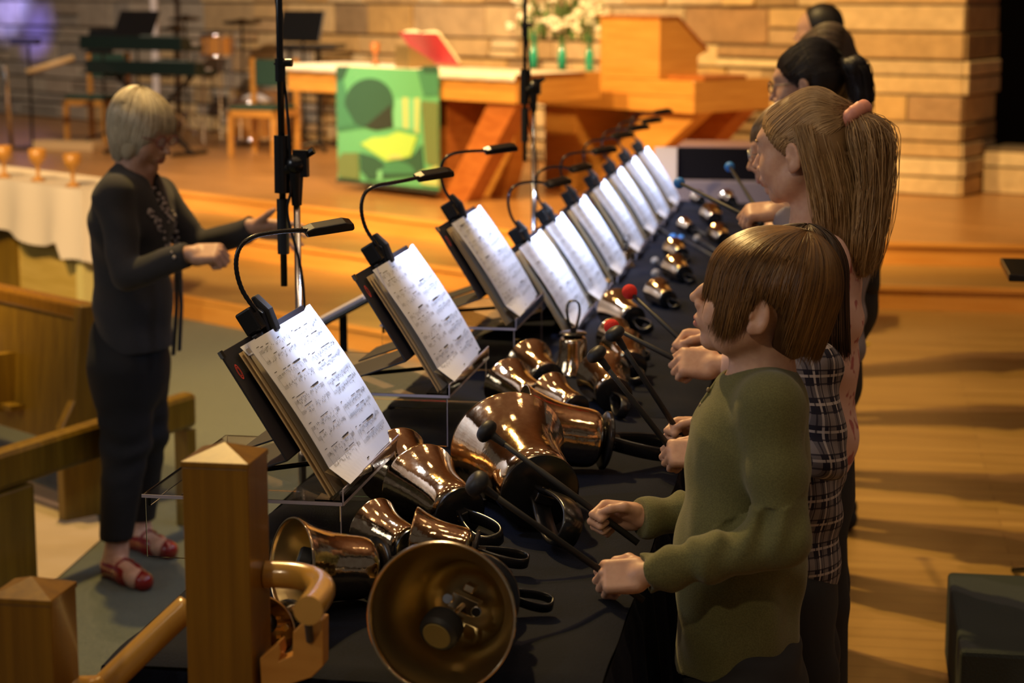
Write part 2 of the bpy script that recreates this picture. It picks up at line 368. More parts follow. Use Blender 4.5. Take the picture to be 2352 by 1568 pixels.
def sheet(parent, w_, h_, seed, x0, z0, y0, curl, coarse=False, lift=.018, w0=0., name='sheet_music'):
    up, nr = stand_frame(); mb = MB(); nx, nt = 20, 14
    def surf(s, t, l=0.):
        y = y0+w_*s; u_ = h_*(1-t)+(.006 if s > .92 else 0)
        bend = .004*math.sin(s*PI*2)+curl*max(0, t-.86)*(1-s)**2*3+.010*math.sin(t*2.6)+ 0
        p = Vector((x0, y, z0))+up*u_+nr*(lift+bend+l); return tuple(p)
    vs = [surf(i/nx, j/nt) for j in range(nt+1) for i in range(nx+1)]
    mb.add(vs, [(j*(nx+1)+i, (j+1)*(nx+1)+i, (j+1)*(nx+1)+i+1, j*(nx+1)+i+1) for j in range(nt) for i in range(nx)], 0)
    vb = [surf(i/nx, j/nt, -.0008) for j in range(nt+1) for i in range(nx+1)]
    mb.add(vb, [(j*(nx+1)+i, j*(nx+1)+i+1, (j+1)*(nx+1)+i+1, (j+1)*(nx+1)+i) for j in range(nt) for i in range(nx)], 0)
    music_marks(mb, surf, seed, True, coarse)
    return mb.build(name, [PAPER, INK], parent, smooth=False)
def book_lamp(y, x, z, lab, headrot=0., reach=0., drop=0., power=.55):
    """clip-on gooseneck lamp, origin at the clip"""
    up, nr = stand_frame()
    t = thing('clip_lamp', (x, y, z), label=lab, cat='lamp', group='clip-on book lamps')
    R_ = Matrix(((0, nr.x, up.x), (1, 0, 0), (0, nr.z, up.z))).to_4x4()   # local x->Y, y->normal, z->up the sheet
    b = MB().box((-.045, -.012, .004), (-.008, .022, .052), 0, R_); b.build('battery_case', BLKP, t, bevel=.004)
    b = MB(); b.prism([(-.012, -.006), (.016, -.01), (.026, .03), (.016, .05), (-.004, .045), (-.014, .02)], 'x', -.006, .022, 0, R_); b.build('clip_jaw', BLKP, t, bevel=.003)
    b = MB(); b.prism([(.018, -.014), (.026, -.012), (.034, .03), (.024, .066), (.014, .066), (.012, .03)], 'x', .012, .04, 0, R_); b.build('clip_lever', BLKR, t, bevel=.003)
    MB().box((-.05, -.004, -.02), (.03, .008, .002), 0, R_).build('clip_pad', BLKR, t, bevel=.002)
    pts = [(.0, -.025, .045), (-.026, -.028, .085), (-.036, -.030, .13), (-.030, -.022, .165), (-.010, .0, .182), (.018, .040, .186), (.050, .076, .186-drop*.4), (.070, .108+reach, .182-drop)]
    pts = [(q[1], q[0], q[2]) for q in pts]
    pts = [Vector((nr.x*0+b_, a_, c_)) for (b_, a_, c_) in [(q[1], q[0], q[2]) for q in pts]]
    sp = spline(pts, 10); MB().tube(sp, [.0048 if i % 2 else .0042 for i in range(len(sp))], 9).build('gooseneck', BLKP, t, smooth=True)
    hc = Vector(pts[-1])
    Mh = Matrix.Translation(hc) @ Matrix.Rotation(headrot-.92, 4, 'Z') @ Matrix.Rotation(math.radians(5), 4, 'X') @ Matrix.Rotation(math.radians(22), 4, 'Y')
    hb = MB(); hb.prism([(-.045, -.008), (-.050, .004), (-.03, .010), (.035, .012), (.052, .007), (.055, -.005), (.05, -.008)], 'x', -.014, .012, 0, Mh @ Matrix.Translation((0, .035, 0)))
    h = hb.build('lamp_head', BLKP, t, bevel=.003)
    MB().box((-.010, .0, -.0086), (.008, .078, -.0076), 0, Mh).build('led_panel', LED, h)
    l = bpy.data.lights.new('lamp_light', 'AREA'); l.energy = power; l.color = (.60, .72, 1); l.shape = 'RECTANGLE'; l.size = .02; l.size_y = .085; l.spread = math.radians(130)
    lo = bpy.data.objects.new('lamp_light', l); col.objects.link(lo); lo.parent = t
    lo.matrix_local = Mh @ Matrix.Translation((-.001, .035, -.0115)); 
    return t
def stand(y0, raised, idx, w_=.445, h_=.315, lamp=True, curl=.05):
    """book easel with sheet music; near lower corner of the sheet at (x0,y0,z0)"""
    z0 = ZT+.130 if raised else ZT+.010; x0 = -.915 if raised else -.83
    if not raised: h_ = .295
    names = ['first', 'second', 'third', 'fourth', 'fifth', 'sixth', 'seventh', 'eighth', 'ninth', 'tenth']
    up, nr = stand_frame(); base = Vector((x0, y0, z0))
    if raised:
        zt = z0-.004
        r = thing('acrylic_riser', (x0-.16, y0+w_/2, ZT), label='%s clear acrylic riser from the camera, carrying a lit music easel' % names[idx], cat='stand', group='clear acrylic risers')
        hw = w_/2+.03; hz = zt-ZT
        MB().box((-.19, -hw, hz-.006), (.19, hw, hz)).build('shelf', ACRY, r, bevel=.002)
        for s_ in (-1, 1): MB().box((-.185, s_*hw-.0025-s_*.003, 0.006), (.185, s_*hw+.0025-s_*.003, hz-.006)).build('side_panel', ACRY, r, bevel=.001)
        MB().box((.185, -hw, hz), (.19, hw, hz+.018)).build('lip', ACRY, r, bevel=.001)
        MB().box((-.19, -hw+.03, hz-.03), (-.184, hw-.03, hz-.006)).build('rear_rail', ACRY, r, bevel=.001)
        MB().box((.1902, -hw, hz-.006), (.1925, hw, hz+.0)).build('edge_highlight', EDGE, r); MB().box((-.19, -hw-.0024, hz-.006), (.19, -hw-.0002, hz)).build('edge_highlight', EDGE, r)
        for s_ in (-1, 1): MB().box((.1852, s_*hw-.0015-s_*.003, .006), (.1866, s_*hw+.0015-s_*.003, hz-.006)).build('edge_highlight', EDGE, r)
    e = thing('music_easel', tuple(base+Vector((0, w_/2, 0))), label='black folding music easel holding the %s open score from the camera' % names[idx], cat='easel', group='black music easels')
    hw = w_/2
    # black board behind the upper part of the score, folded back into a prop
    Mb = Matrix.Translation(-nr*.006) @ Matrix(((up.x, 0, nr.x), (0, 1, 0), (up.z, 0, nr.z))).to_4x4()   # x up sheet, y across, z normal
    MB().box((.10, -hw-.075, -.004), (h_+.012, hw+.035, 0), 0, Mb).build('front_board', BLKM, e, bevel=.0015)
    pb = up*.10-nr*.008; q = Vector((-.26, 0, (0.004 if raised else -.008)+.004)); dv = (q-pb); Lp = dv.length; dv.normalize(); dn = Vector((dv.z, 0, -dv.x))
    Mp = Matrix.Translation(pb) @ Matrix(((dv.x, 0, dn.x), (0, 1, 0), (dv.z, 0, dn.z))).to_4x4()
    MB().box((0, -hw-.07, -.002), (Lp, -hw+.22, .002), 0, Mp).build('prop_board', BLKM, e, bevel=.001)
    MB().box((0, hw-.16, -.002), (Lp, hw+.03, .002), 0, Mp).build('prop_board', BLKM, e, bevel=.001)
    MB().tube([tuple(pb+Vector((0, -hw+.05, 0))), tuple(Vector((-.2, -hw+.06, .02))), tuple(Vector((-.05, 0, .012))), tuple(Vector((.0, .12, .012)))], .005, 8).build('wire_foot', BLKP, e, smooth=True)
    MB().box((-.022, -hw-.03, -.003), (.012, hw+.03, 0), 0, None).build('ledge', ACRY, e)
    MB().box((.030, -hw-.03, -.003), (.0325, hw+.03, .020), 0, None).build('front_lip', ACRY, e)
    MB().box((.0, -hw-.03, -.0031), (.030, hw+.03, -.0005), 0, None).build('ledge_floor', ACRY, e)
    MB().box((.0302, -hw-.03, .020), (.0325, hw+.03, .0216), 0, None).build('edge_highlight', EDGE, e); MB().box((.030, -hw-.0316, -.003), (.0325, -hw-.0302, .020), 0, None).build('edge_highlight', EDGE, e)
    # red oval print on the board
    rg = MB(); cx, cy = h_-.035, -hw-.045
    for rad in ((.010, .013), (.006, .0085)):
        k = 24; vs = []
        for j in range(k):
            a = 2*PI*j/k
            for f_ in (1, .78): vs.append((cx+rad[1]*1.2*f_*math.cos(a), cy+rad[0]*f_*math.sin(a), .0006))
        rg.add(vs, [(2*j, 2*j+1, (2*j+3) % (2*k), (2*j+2) % (2*k)) for j in range(k)], 0, Mb)
    rg.build('board_print', REDINK, e)
    MB().box((h_, -hw-.076, -.005), (h_+.014, -hw-.062, .001), 0, Mb).build('corner_cap', CHROME, e)
    # score: manila folder pages behind + white sheet
    sc = thing('open_score', tuple(base), label='open sheet music on the %s music easel from the camera, lit by its lamp' % names[idx], cat='sheet music', group='open scores on the easels')
    b = MB()
    for k, l in enumerate((.001, .0035, .006, .0085)):
        w0 = .012*(k % 2); vs = []
        for j in range(9):
            t = j/8; u_ = h_*(1-t)*.985-.002
            for y in (w0-.016+.004*k, w_): p = up*u_+nr*(l+.0025*math.sin(t*3)); vs.append((p.x, y, p.z))
        b.add(vs, [(2*j, 2*j+1, 2*j+3, 2*j+2) for j in range(8)], k % 2)
    b.build('back_pages', [MANILA, mat('page edge', (.6, .52, .4), .7)], sc)
    sheet(sc, w_, h_, 20+idx, 0, 0, 0, curl, coarse=idx > 2, lift=.018, name='page_spread')
    b = MB(); vs = []
    for j in range(7):
        t = j/6
        for i in range(7):
            s_ = i/6; p = up*(.045*(1-t)-.0)+nr*(.012+.025*t*(1-s_)); vs.append((p.x+.004, -.002+.05*s_+.02*t*(1-s_), p.z))
    b.add(vs, [(j*7+i, (j+1)*7+i, (j+1)*7+i+1, j*7+i+1) for j in range(6) for i in range(6)]); b.build('curled_corner', MANILA, sc, smooth=True)
    if idx == 0:
        up_, nr_ = up, nr
        p = MB().tube([(.026, -.02, .010), (.026, .36, .012)], .0045, 8); pp = thing('pencil', tuple(base), label='grey pen lying in the clear lip of the nearest music easel', cat='pen')
        p.build('barrel', mat('grey plastic', (.12, .11, .12), .3), pp, smooth=True); MB().tube([(.026, .36, .012), (.026, .385, .012)], [.0045, .001], 8).build('tip', CHROME, pp)
        MB().add([tuple(up*(h_+.002)+nr*.004+Vector((0, y, 0))) for y in (.0, .09)]+[tuple(up*(h_-.02)+nr*.0095+Vector((0, y, 0))) for y in (.0, .09)], [(0, 1, 3, 2)]).build('paper_tab', PAPER, sc)
    if idx < 2:
        for (a, b_) in (((.40, .30), (.73, .47)) if idx == 0 else ((.33, .05), (.88, .73))):
            pass
    if lamp:
        cp = base+up*(h_+.006)+Vector((0, .15, 0))
        book_lamp(cp.y, cp.x, cp.z, 'black gooseneck lamp clipped to the %s music easel from the camera' % names[idx], headrot=[0, .05, -.1, .25, .3, 0, .1, 0, -.1, 0][idx], reach=[0, .03, .02, .01, .01, .02, .02, .02, 0, .01][idx], drop=[0, -.01, 0, .01, .012, 0, -.01, 0, .005, 0][idx], power=1.5 if idx < 3 else 2.4)
SY = [3.45, 4.43, 5.36, 5.92, 6.46, 7.06, 7.69, 8.28, 8.85, 9.42]
for i, y in enumerate(SY): stand(y, i < 3, i, w_=.445 if i < 4 else .40)

# ------------------------------------------------------------------ handbells
def bell_proto():
    t = thing('handbell')
    # casting, unit mouth radius 1, axis +z from mouth to handle
    outer = [(a, b*1.14) for a, b in [(1.0, 0), (1.005, .03), (.985, .07), (.93, .17), (.86, .32), (.79, .50), (.735, .70), (.70, .92), (.68, 1.15), (.665, 1.33), (.64, 1.45), (.58, 1.54), (.46, 1.60), (.30, 1.63), (0.001, 1.64)]]
    inner = [(a, b*1.14) for a, b in [(.001, 1.58), (.30, 1.57), (.44, 1.53), (.54, 1.46), (.60, 1.36), (.625, 1.15), (.65, .92), (.69, .70), (.745, .50), (.82, .32), (.90, .17), (.955, .07), (.97, .0), (1.0, 0)]]
    def sm(pr): return [(p.x, p.y) for p in spline([(a, b, 0) for a, b in pr], 3)]
    mb = MB(); mb.lathe(sm(outer), 64, 0); ip = sm(inner)
    mb.lathe(ip, 64, 1, mis=[2 if i > len(ip)-8 else 1 for i in range(len(ip))])
    mb.build('casting', [BRASS, BRIN, BRLIP], t, smooth=True)
    g = MB(); g.lathe([(.001, 1.60), (.30, 1.60), (.33, 1.62), (.33, 1.66), (.62, 1.67), (.66, 1.70), (.66, 1.76), (.60, 1.80), (.25, 1.82), (.001, 1.82)], 48); g.build('hand_guard', BLKP, t, smooth=True, auto=35)
    # strap handle: loop
    hp = []
    for a in np.linspace(0, 1, 41):
        u = a*2*PI; x = .50*math.sin(u)*(1-.55*math.cos(u/2)**2 if False else 1)
        zz = 1.80+1.55*(1-math.cos(u))/2; wv = .16+.34*((1-math.cos(u))/2)**1.2
        x = math.copysign(min(abs(math.sin(u)), 1)**.8*(.42), math.sin(u)) if 0 < a < 1 else 0
        x = x*(.35+.65*((1-math.cos(u))/2)); 
        if a < .5: x = max(x, .10)
        else: x = min(x, -.10)
        if abs(a-.5) < .013: x = 0
        hp.append((x, 0, zz))
    h = MB(); h.tube(hp, 1, 8, flat=(.36, .085, (0, 1, 0))); ho = h.build('handle', BLKP, t, smooth=True)
    # rivets and clapper
    b = MB().box((-.09, -.16, 1.81), (.09, .16, 2.05)); b.build('handle_block', BLKP, t, bevel=.03)
    b = MB()
    for y in (-.06, .06):
        for z in (1.92, 1.99): b.tube([(-.165, y, z), (.165, y, z)], .022, 10)
    b.build('rivets', BRLIP, t, smooth=True, auto=40)
    c = MB(); c.box((-.11, -.20, 1.30), (.11, .20, 1.58)); c.box((-.30, -.07, 1.22), (-.2, .07, 1.5)); c.box((.2, -.07, 1.22), (.3, .07, 1.5)); c.tube([(0, 0, 1.35), (.10, 0, .8), (.22, 0, .42)], .035, 10); cl = c.build('clapper_shaft', BRLIP, t, bevel=.01)
    for y in (-.22, .22): MB().tube([(0, y, 1.28), (0, y, 1.22)], .075, 16).build('screw_head', CHROME, cl, bevel=.01)
    c = MB(); Mc = Matrix.Translation((.22, 0, .42)) @ Matrix.Rotation(-.55, 4, 'Y'); c.lathe([(.001, -.17), (.22, -.17), (.27, -.12), (.28, 0), (.27, .12), (.2, .18), (.001, .18)], 32, 0, Mc); c.build('clapper_head', BLKR, cl, smooth=True, auto=40)
    c = MB(); c.lathe([(.001, -.182), (.19, -.182), (.2, -.168)], 32, 0, Mc); c.build('clapper_face', mat('ochre felt', (.22, .16, .04), .8), cl)
    for ch in [q for q in bpy.data.objects if q.name.split('.')[0] in ('hand_guard', 'handle', 'handle_block', 'rivets')]: ch.data.transform(Matrix.Translation((0, 0, .23)))
    return t
bell0 = bell_proto()
for o in list(bpy.data.objects): CH[o.name] = list(o.children)
GL = 1.66
def place_bell(mu, mv, gu, gv, label, first=[True], roll=0., R=None, upright=False, lift=0.):
    """mouth centre and hand guard pixel; the bell lies on the table on its rim and guard"""
    b = bell0 if first[0] else copy_tree(bell0); first[0] = False
    if upright:
        p = WZ(mu, mv, ZT+lift+.003); Rr = R; b.location = tuple(p); b.rotation_euler = (0, 0, roll)
    else:
        Rr = R or .08
        for _ in range(12):
            m = WZ(mu, mv, ZT+Rr*.98+lift); g = WZ(gu, gv, ZT+Rr*.64+lift); L = np.linalg.norm(m-g)
            if R is None: Rr = .5*Rr+.5*L/1.95
        if R is not None:
            dr = (g-m); dr[2] = 0; dr /= np.linalg.norm(dr); g = m+dr*1.92*Rr; g[2] = m[2]-.33*Rr
        d_ = Vector(tuple(g-m)).normalized(); b.location = tuple(m)
        zax = d_; xax = Vector((0, 0, 1)).cross(zax).normalized(); yax = zax.cross(xax)
        M = Matrix((xax, yax, zax)).transposed() @ Matrix.Rotation(roll, 3, 'Z'); b.rotation_euler = M.to_euler()
    b.scale = (Rr,)*3
    tag(b, label, 'bell', 'bronze handbells on the black tables'); return b, Rr
BELLS = [
 (1012, 1418, 1075, 1392, 'largest bronze handbell, its open mouth and clapper facing the camera', .115, -1.2),
 (668, 1300, 890, 1300, 'bronze handbell lying with its mouth just right of the wooden post', .083, 0.35),
 (945, 1238, 1095, 1266, 'slim bronze handbell whose narrow mouth peeks out above the largest bell', .060, 0.2),
 (1010, 1330, 1150, 1362, 'handbell hidden behind the largest bell, only its strap loop showing at the right', .055, 0.3),
 (856, 1208, 985, 1270, 'bronze handbell with its mouth turned away, below the big brown bell', .056, 0.4),
 (962, 1108, 1130, 1212, 'big brown bronze handbell under the nearest score, black guard towards the boy', .082, 0.25),
 (903, 1068, 1050, 1150, 'bronze handbell tucked behind the big brown bell beneath the clear lip', .082, 0.45),
 (1165, 1025, 1262, 1150, 'very large shiny handbell in the middle, its guard towards the camera', .120, 1.2),
 (1195, 985, 1385, 1012, 'large handbell behind the very large shiny one, its dark mouth just visible', .098, 0.3),
 (1165, 880, 1330, 955, 'handbell with copper flare rising left of the dark-mouthed bell', .068, 0.4),
 (1262, 905, 1405, 965, 'handbell with a long strap loop reaching over the cloth in the middle', .058, 0.2),
 (1215, 832, 1335, 905, 'silvery brown handbell left of the upright bell, mouth turned away', .066, 0.35),
 (1385, 862, 1440, 935, 'handbell with its black guard and handle pointing to the camera under a mallet', .070, 1.2),
 (1428, 805, 1490, 880, 'handbell below the red mallet with a skin-coloured reflection', .066, 0.3),
 (1412, 705, 1495, 745, 'handbell standing out beside the red ball mallet', .062, 0.5),
 (1408, 770, 1490, 812, 'handbell partly behind the lower red mallet', .056, 0.2),
 (1508, 668, 1568, 700, 'small handbell just below the two grey mallets', .048, 0.4),
 (1548, 612, 1598, 640, 'small handbell right of the upper grey mallet', .050, 0.3),
 (1548, 570, 1602, 600, 'small handbell below the pair of blue mallet heads', .046, 0.25),
 (1632, 490, 1672, 520, 'small far handbell with one bright spot, nearest the far hand', .050, 0.35),
 (1648, 535, 1690, 560, 'small far handbell in front of the blond boy in glasses', .046, 0.2),
 (1600, 452, 1640, 470, 'tiny far handbell left of the far hand', .036, 0.4),
 (1668, 452, 1708, 470, 'tiny far handbell right beside the far hand', .040, 0.3),
 (1570, 515, 1608, 530, 'tiny handbell behind the blue mallet head', .034, 0.2),
]
for (a, b_, c, d_, lab, R_, ro) in BELLS: place_bell(a, b_, c, d_, lab, R=R_, roll=ro)
place_bell(596, 1455, 655, 1440, 'handbell half hidden behind the post, its pale side facing left', R=.06, roll=1.5)
place_bell(1316, 856, 0, 0, 'bronze handbell standing upright on its mouth with a tall loop handle', R=.056, roll=.35, upright=True)
place_bell(1437, 612, 0, 0, 'small handbell standing upright in front of the far scores', R=.034, roll=.35, upright=True)

# ------------------------------------------------------------------ mallets
def mallet(hd, ed, label, hm, r=.021, kind='mushroom', group='mallets held by the ringers'):
    t = thing('mallet', tuple(hd), label=label, cat='mallet', group=group)
    h = Vector(tuple(hd)); e = Vector(tuple(ed)); d_ = (e-h); L = d_.length; d_.normalize()
    q = d_.to_track_quat('Z', 'Y').to_matrix().to_4x4()
    MB().tube([tuple(q @ Vector((0, 0, z))) for z in (.0, L*.33, L*.36, L)], [.0052, .0052, .0062, .0062], 10).build('shaft', BLKR, t, smooth=True)
    if kind == 'mushroom':
        side = q
        prof = [(.001, -r*.66), (r*.5, -r*.63), (r*.86, -r*.44), (r*1.04, -r*.06), (r*1.0, r*.26), (r*.74, r*.50), (r*.40, r*.66), (.0075, r*.95), (.006, r*1.9)]
        MB().lathe([(p.x, p.y) for p in spline([(a, b, 0) for a, b in prof], 3)], 28, 0, side).build('mallet_head', hm, t, smooth=True)
    else: MB().ball((0, 0, 0), r, 0, 24, 16).build('mallet_head', hm, t, smooth=True)
    return t
BLKH = mat('black mallet rubber', (.010, .012, .018), .5, spec=.4)
REDB = mat('red yarn ball', (.62, .02, .015), .85, bump=(260, 1, .003)); GREYB = mat('grey yarn ball', (.23, .22, .22), .95, bump=(240, 1, .003)); BLUEB = mat('blue rubber ball', (.03, .22, .75), .5)
def zt_mallet(u, v, u2, v2, label, hm, r):
    a = WZ(u, v, ZT+r); b_ = WZ(u2, v2, ZT+.006); mallet(a, b_, label, hm, r, 'ball', 'mallets lying on the far tables')
zt_mallet(1505, 600, 1585, 652, 'upper grey ball mallet lying on the black cloth', GREYB, .0165)
zt_mallet(1506, 628, 1560, 700, 'lower grey ball mallet lying on the black cloth', GREYB, .0165)
zt_mallet(1546, 545, 1508, 520, 'left of the paired blue mallets lying on the cloth', BLUEB, .016)
zt_mallet(1564, 547, 1640, 590, 'right of the paired blue mallets lying on the cloth', BLUEB, .015)
zt_mallet(1578, 516, 1622, 540, 'blue mallet lying on the cloth behind the pair', BLUEB, .018)
zt_mallet(1602, 548, 1650, 580, 'small grey mallet head among the far bells', GREYB, .017)
# ------------------------------------------------------------------ wooden stair rail, near left
def newel(name, p, w_, z0, z1, label):
    t = thing(name, (p[0], p[1], z0), label=label, cat='post', group='oak newel posts'); h = z1-z0
    MB().box((-w_/2, -w_/2, 0), (w_/2, w_/2, h-.012)).build('shaft', W_NEW, t, bevel=.0015)
    c = MB(); a = w_/2+.0015; c.add([(-a, -a, h-.012), (a, -a, h-.012), (a, a, h-.012), (-a, a, h-.012), (-a, -a, h-.004), (a, -a, h-.004), (a, a, h-.004), (-a, a, h-.004), (0, 0, h+.016)], [(3, 2, 1, 0), (0, 1, 5, 4), (1, 2, 6, 5), (2, 3, 7, 6), (3, 0, 4, 7), (4, 5, 8), (5, 6, 8), (6, 7, 8), (7, 4, 8)]); c.build('cap', [W_NEW], t, bevel=.001)
    return t
newel('newel_post', (-.896, 2.775, 0), .100, 0, 1.133, 'golden oak newel post rising in front of the table, left of the bells')
newel('newel_post', (-1.130, 2.60, 0), .093, -.14, .968, 'lower oak newel post at the bottom left corner of the picture')
t = thing('handrail', (-.9, 2.78, .98), label='round oak handrail running down from the tall newel post to the lower left', cat='handrail')
def rel(pts, o): return [tuple(Vector(tuple(p))-Vector(o)) for p in pts]
MB().tube(rel(spline([WY(432, 1392, 2.81), WY(330, 1488, 2.75), WY(225, 1590, 2.69)], 6), (-.9, 2.78, .98)), .0205, 20).build('sloping_rail', W_RAIL, t, smooth=True)
MB().tube(rel([WY(225, 1582, 2.69), WY(120, 1586, 2.6)], (-.9, 2.78, .98)), .0205, 20).build('level_rail', W_RAIL, t, smooth=True)
t = thing('handrail', (-.8, 2.7, .93), label='curved end of the oak handrail right of the tall newel post, with its bracket', cat='handrail')
o_ = (-.8, 2.7, .93)
cpts = spline([WY(610, 1318, 2.80), WY(680, 1322, 2.80), WY(722, 1334, 2.78), WY(738, 1352, 2.73), WY(728, 1376, 2.66), WY(708, 1402, 2.58)], 8)
MB().tube(rel(cpts, o_), .0205, 24).build('curved_rail', W_RAIL, t, smooth=True, auto=50)
br = MB(); Mx = Matrix.Identity(4)
P = [tuple(WY(u, v, 2.74)-np.array(o_)) for u, v in ((672, 1452), (700, 1425), (742, 1425), (742, 1530), (715, 1556), (640, 1580), (600, 1580), (596, 1512), (640, 1475), (645, 1500), (640, 1518), (672, 1505))]
n_ = len(P); vs = P+[(x, y+.034, z) for x, y, z in P]
br.add(vs, [tuple(range(n_)), tuple(range(n_, 2*n_))[::-1]]+[(i, n_+i, n_+(i+1) % n_, (i+1) % n_) for i in range(n_)]); br.build('bracket', W_OR, t, bevel=.002)
P = [WY(703, 1385, 2.70), WY(712, 1470, 2.74)]; MB().tube(rel(P, o_), .006, 10).build('bracket_pin', mat('iron', (.05, .04, .04), .5), t)

# ------------------------------------------------------------------ microphone stands
def mic_stand(x, y, s, label, zf=-.14, zc=1.36):
    t = thing('microphone_stand', (x, y, zf), label=label, cat='microphone stand', group='microphone stands beside the tables'); H = zc-zf
    MB().tube([(0, 0, .02), (0, 0, H-.07)], .0085, 14).build('lower_pole', CHROME, t, smooth=True)
    b = MB(); b.tube([(0, 0, H-.10), (0, 0, H-.02)], [.012, .018], 14); b.ball((0, 0, H), .026); b.box((-.005, -.012, H-.03), (.03, .012, H+.035)); b.tube([(0.02, 0, H+.02), (.045, 0, H+.035)], .009, 8); b.tube([(-.035, 0, H-.015), (.0, 0, H-.005)], .017, 12); b.build('clutch', BLKP, t, smooth=True, auto=40)
    MB().tube([(-.036, 0, H-.30), (-.034, 0, H+.9)], .0085, 12).build('boom', BLKP, t, smooth=True)
    b = MB(); b.tube([(-.036, 0, H-.07), (-.035, 0, H+.07)], .019, 14); b.build('boom_grip', BLKP, t, smooth=True, auto=40)
    b = MB(); b.tube([(-.035, 0, H+.20), (-.035, 0, H+.255)], .013, 12); b.tube([(-.035, 0, H+.245), (-.005, 0, H+.245)], .010, 10); b.tube([(-.035, 0, H+.24), (-.035, 0, H+.245)], .016, 12); b.build('collar', BLKP, t, smooth=True, auto=40)
    b = MB(); b.tube([(-.036, 0, H-.22), (-.036, 0, H-.085)], .0145, 14); b.build('microphone', BLKR, t, smooth=True, auto=40)
    pts = [(-.06, 0, H+.9), (-.055, .01, H+.55), (-.035, .015, H+.26), (-.015, -.01, H+.1), (-.01, -.012, H-.05), (-.02, -.014, H-.12), (.01, -.012, H-.25), (.018, -.012, H-.36), (.012, -.01, H-.5), (.01, -.01, .06)]
    MB().tube(spline(pts, 8), .0035, 8).build('cable', BLKP, t, smooth=True)
    for a in range(3):
        q = a*2*PI/3+.5; MB().tube([(0, 0, .10), (.28*math.cos(q), .28*math.sin(q), .012)], .007, 8).build('leg', BLKP, t, smooth=True)
    return t
mic_stand(-1.325, 4.72, 1, 'black and chrome microphone stand rising beyond the nearest score', -.14, 1.385)
mic_stand(-1.255, 8.0, 1, 'second microphone stand standing by the middle scores', -.14, 1.415)
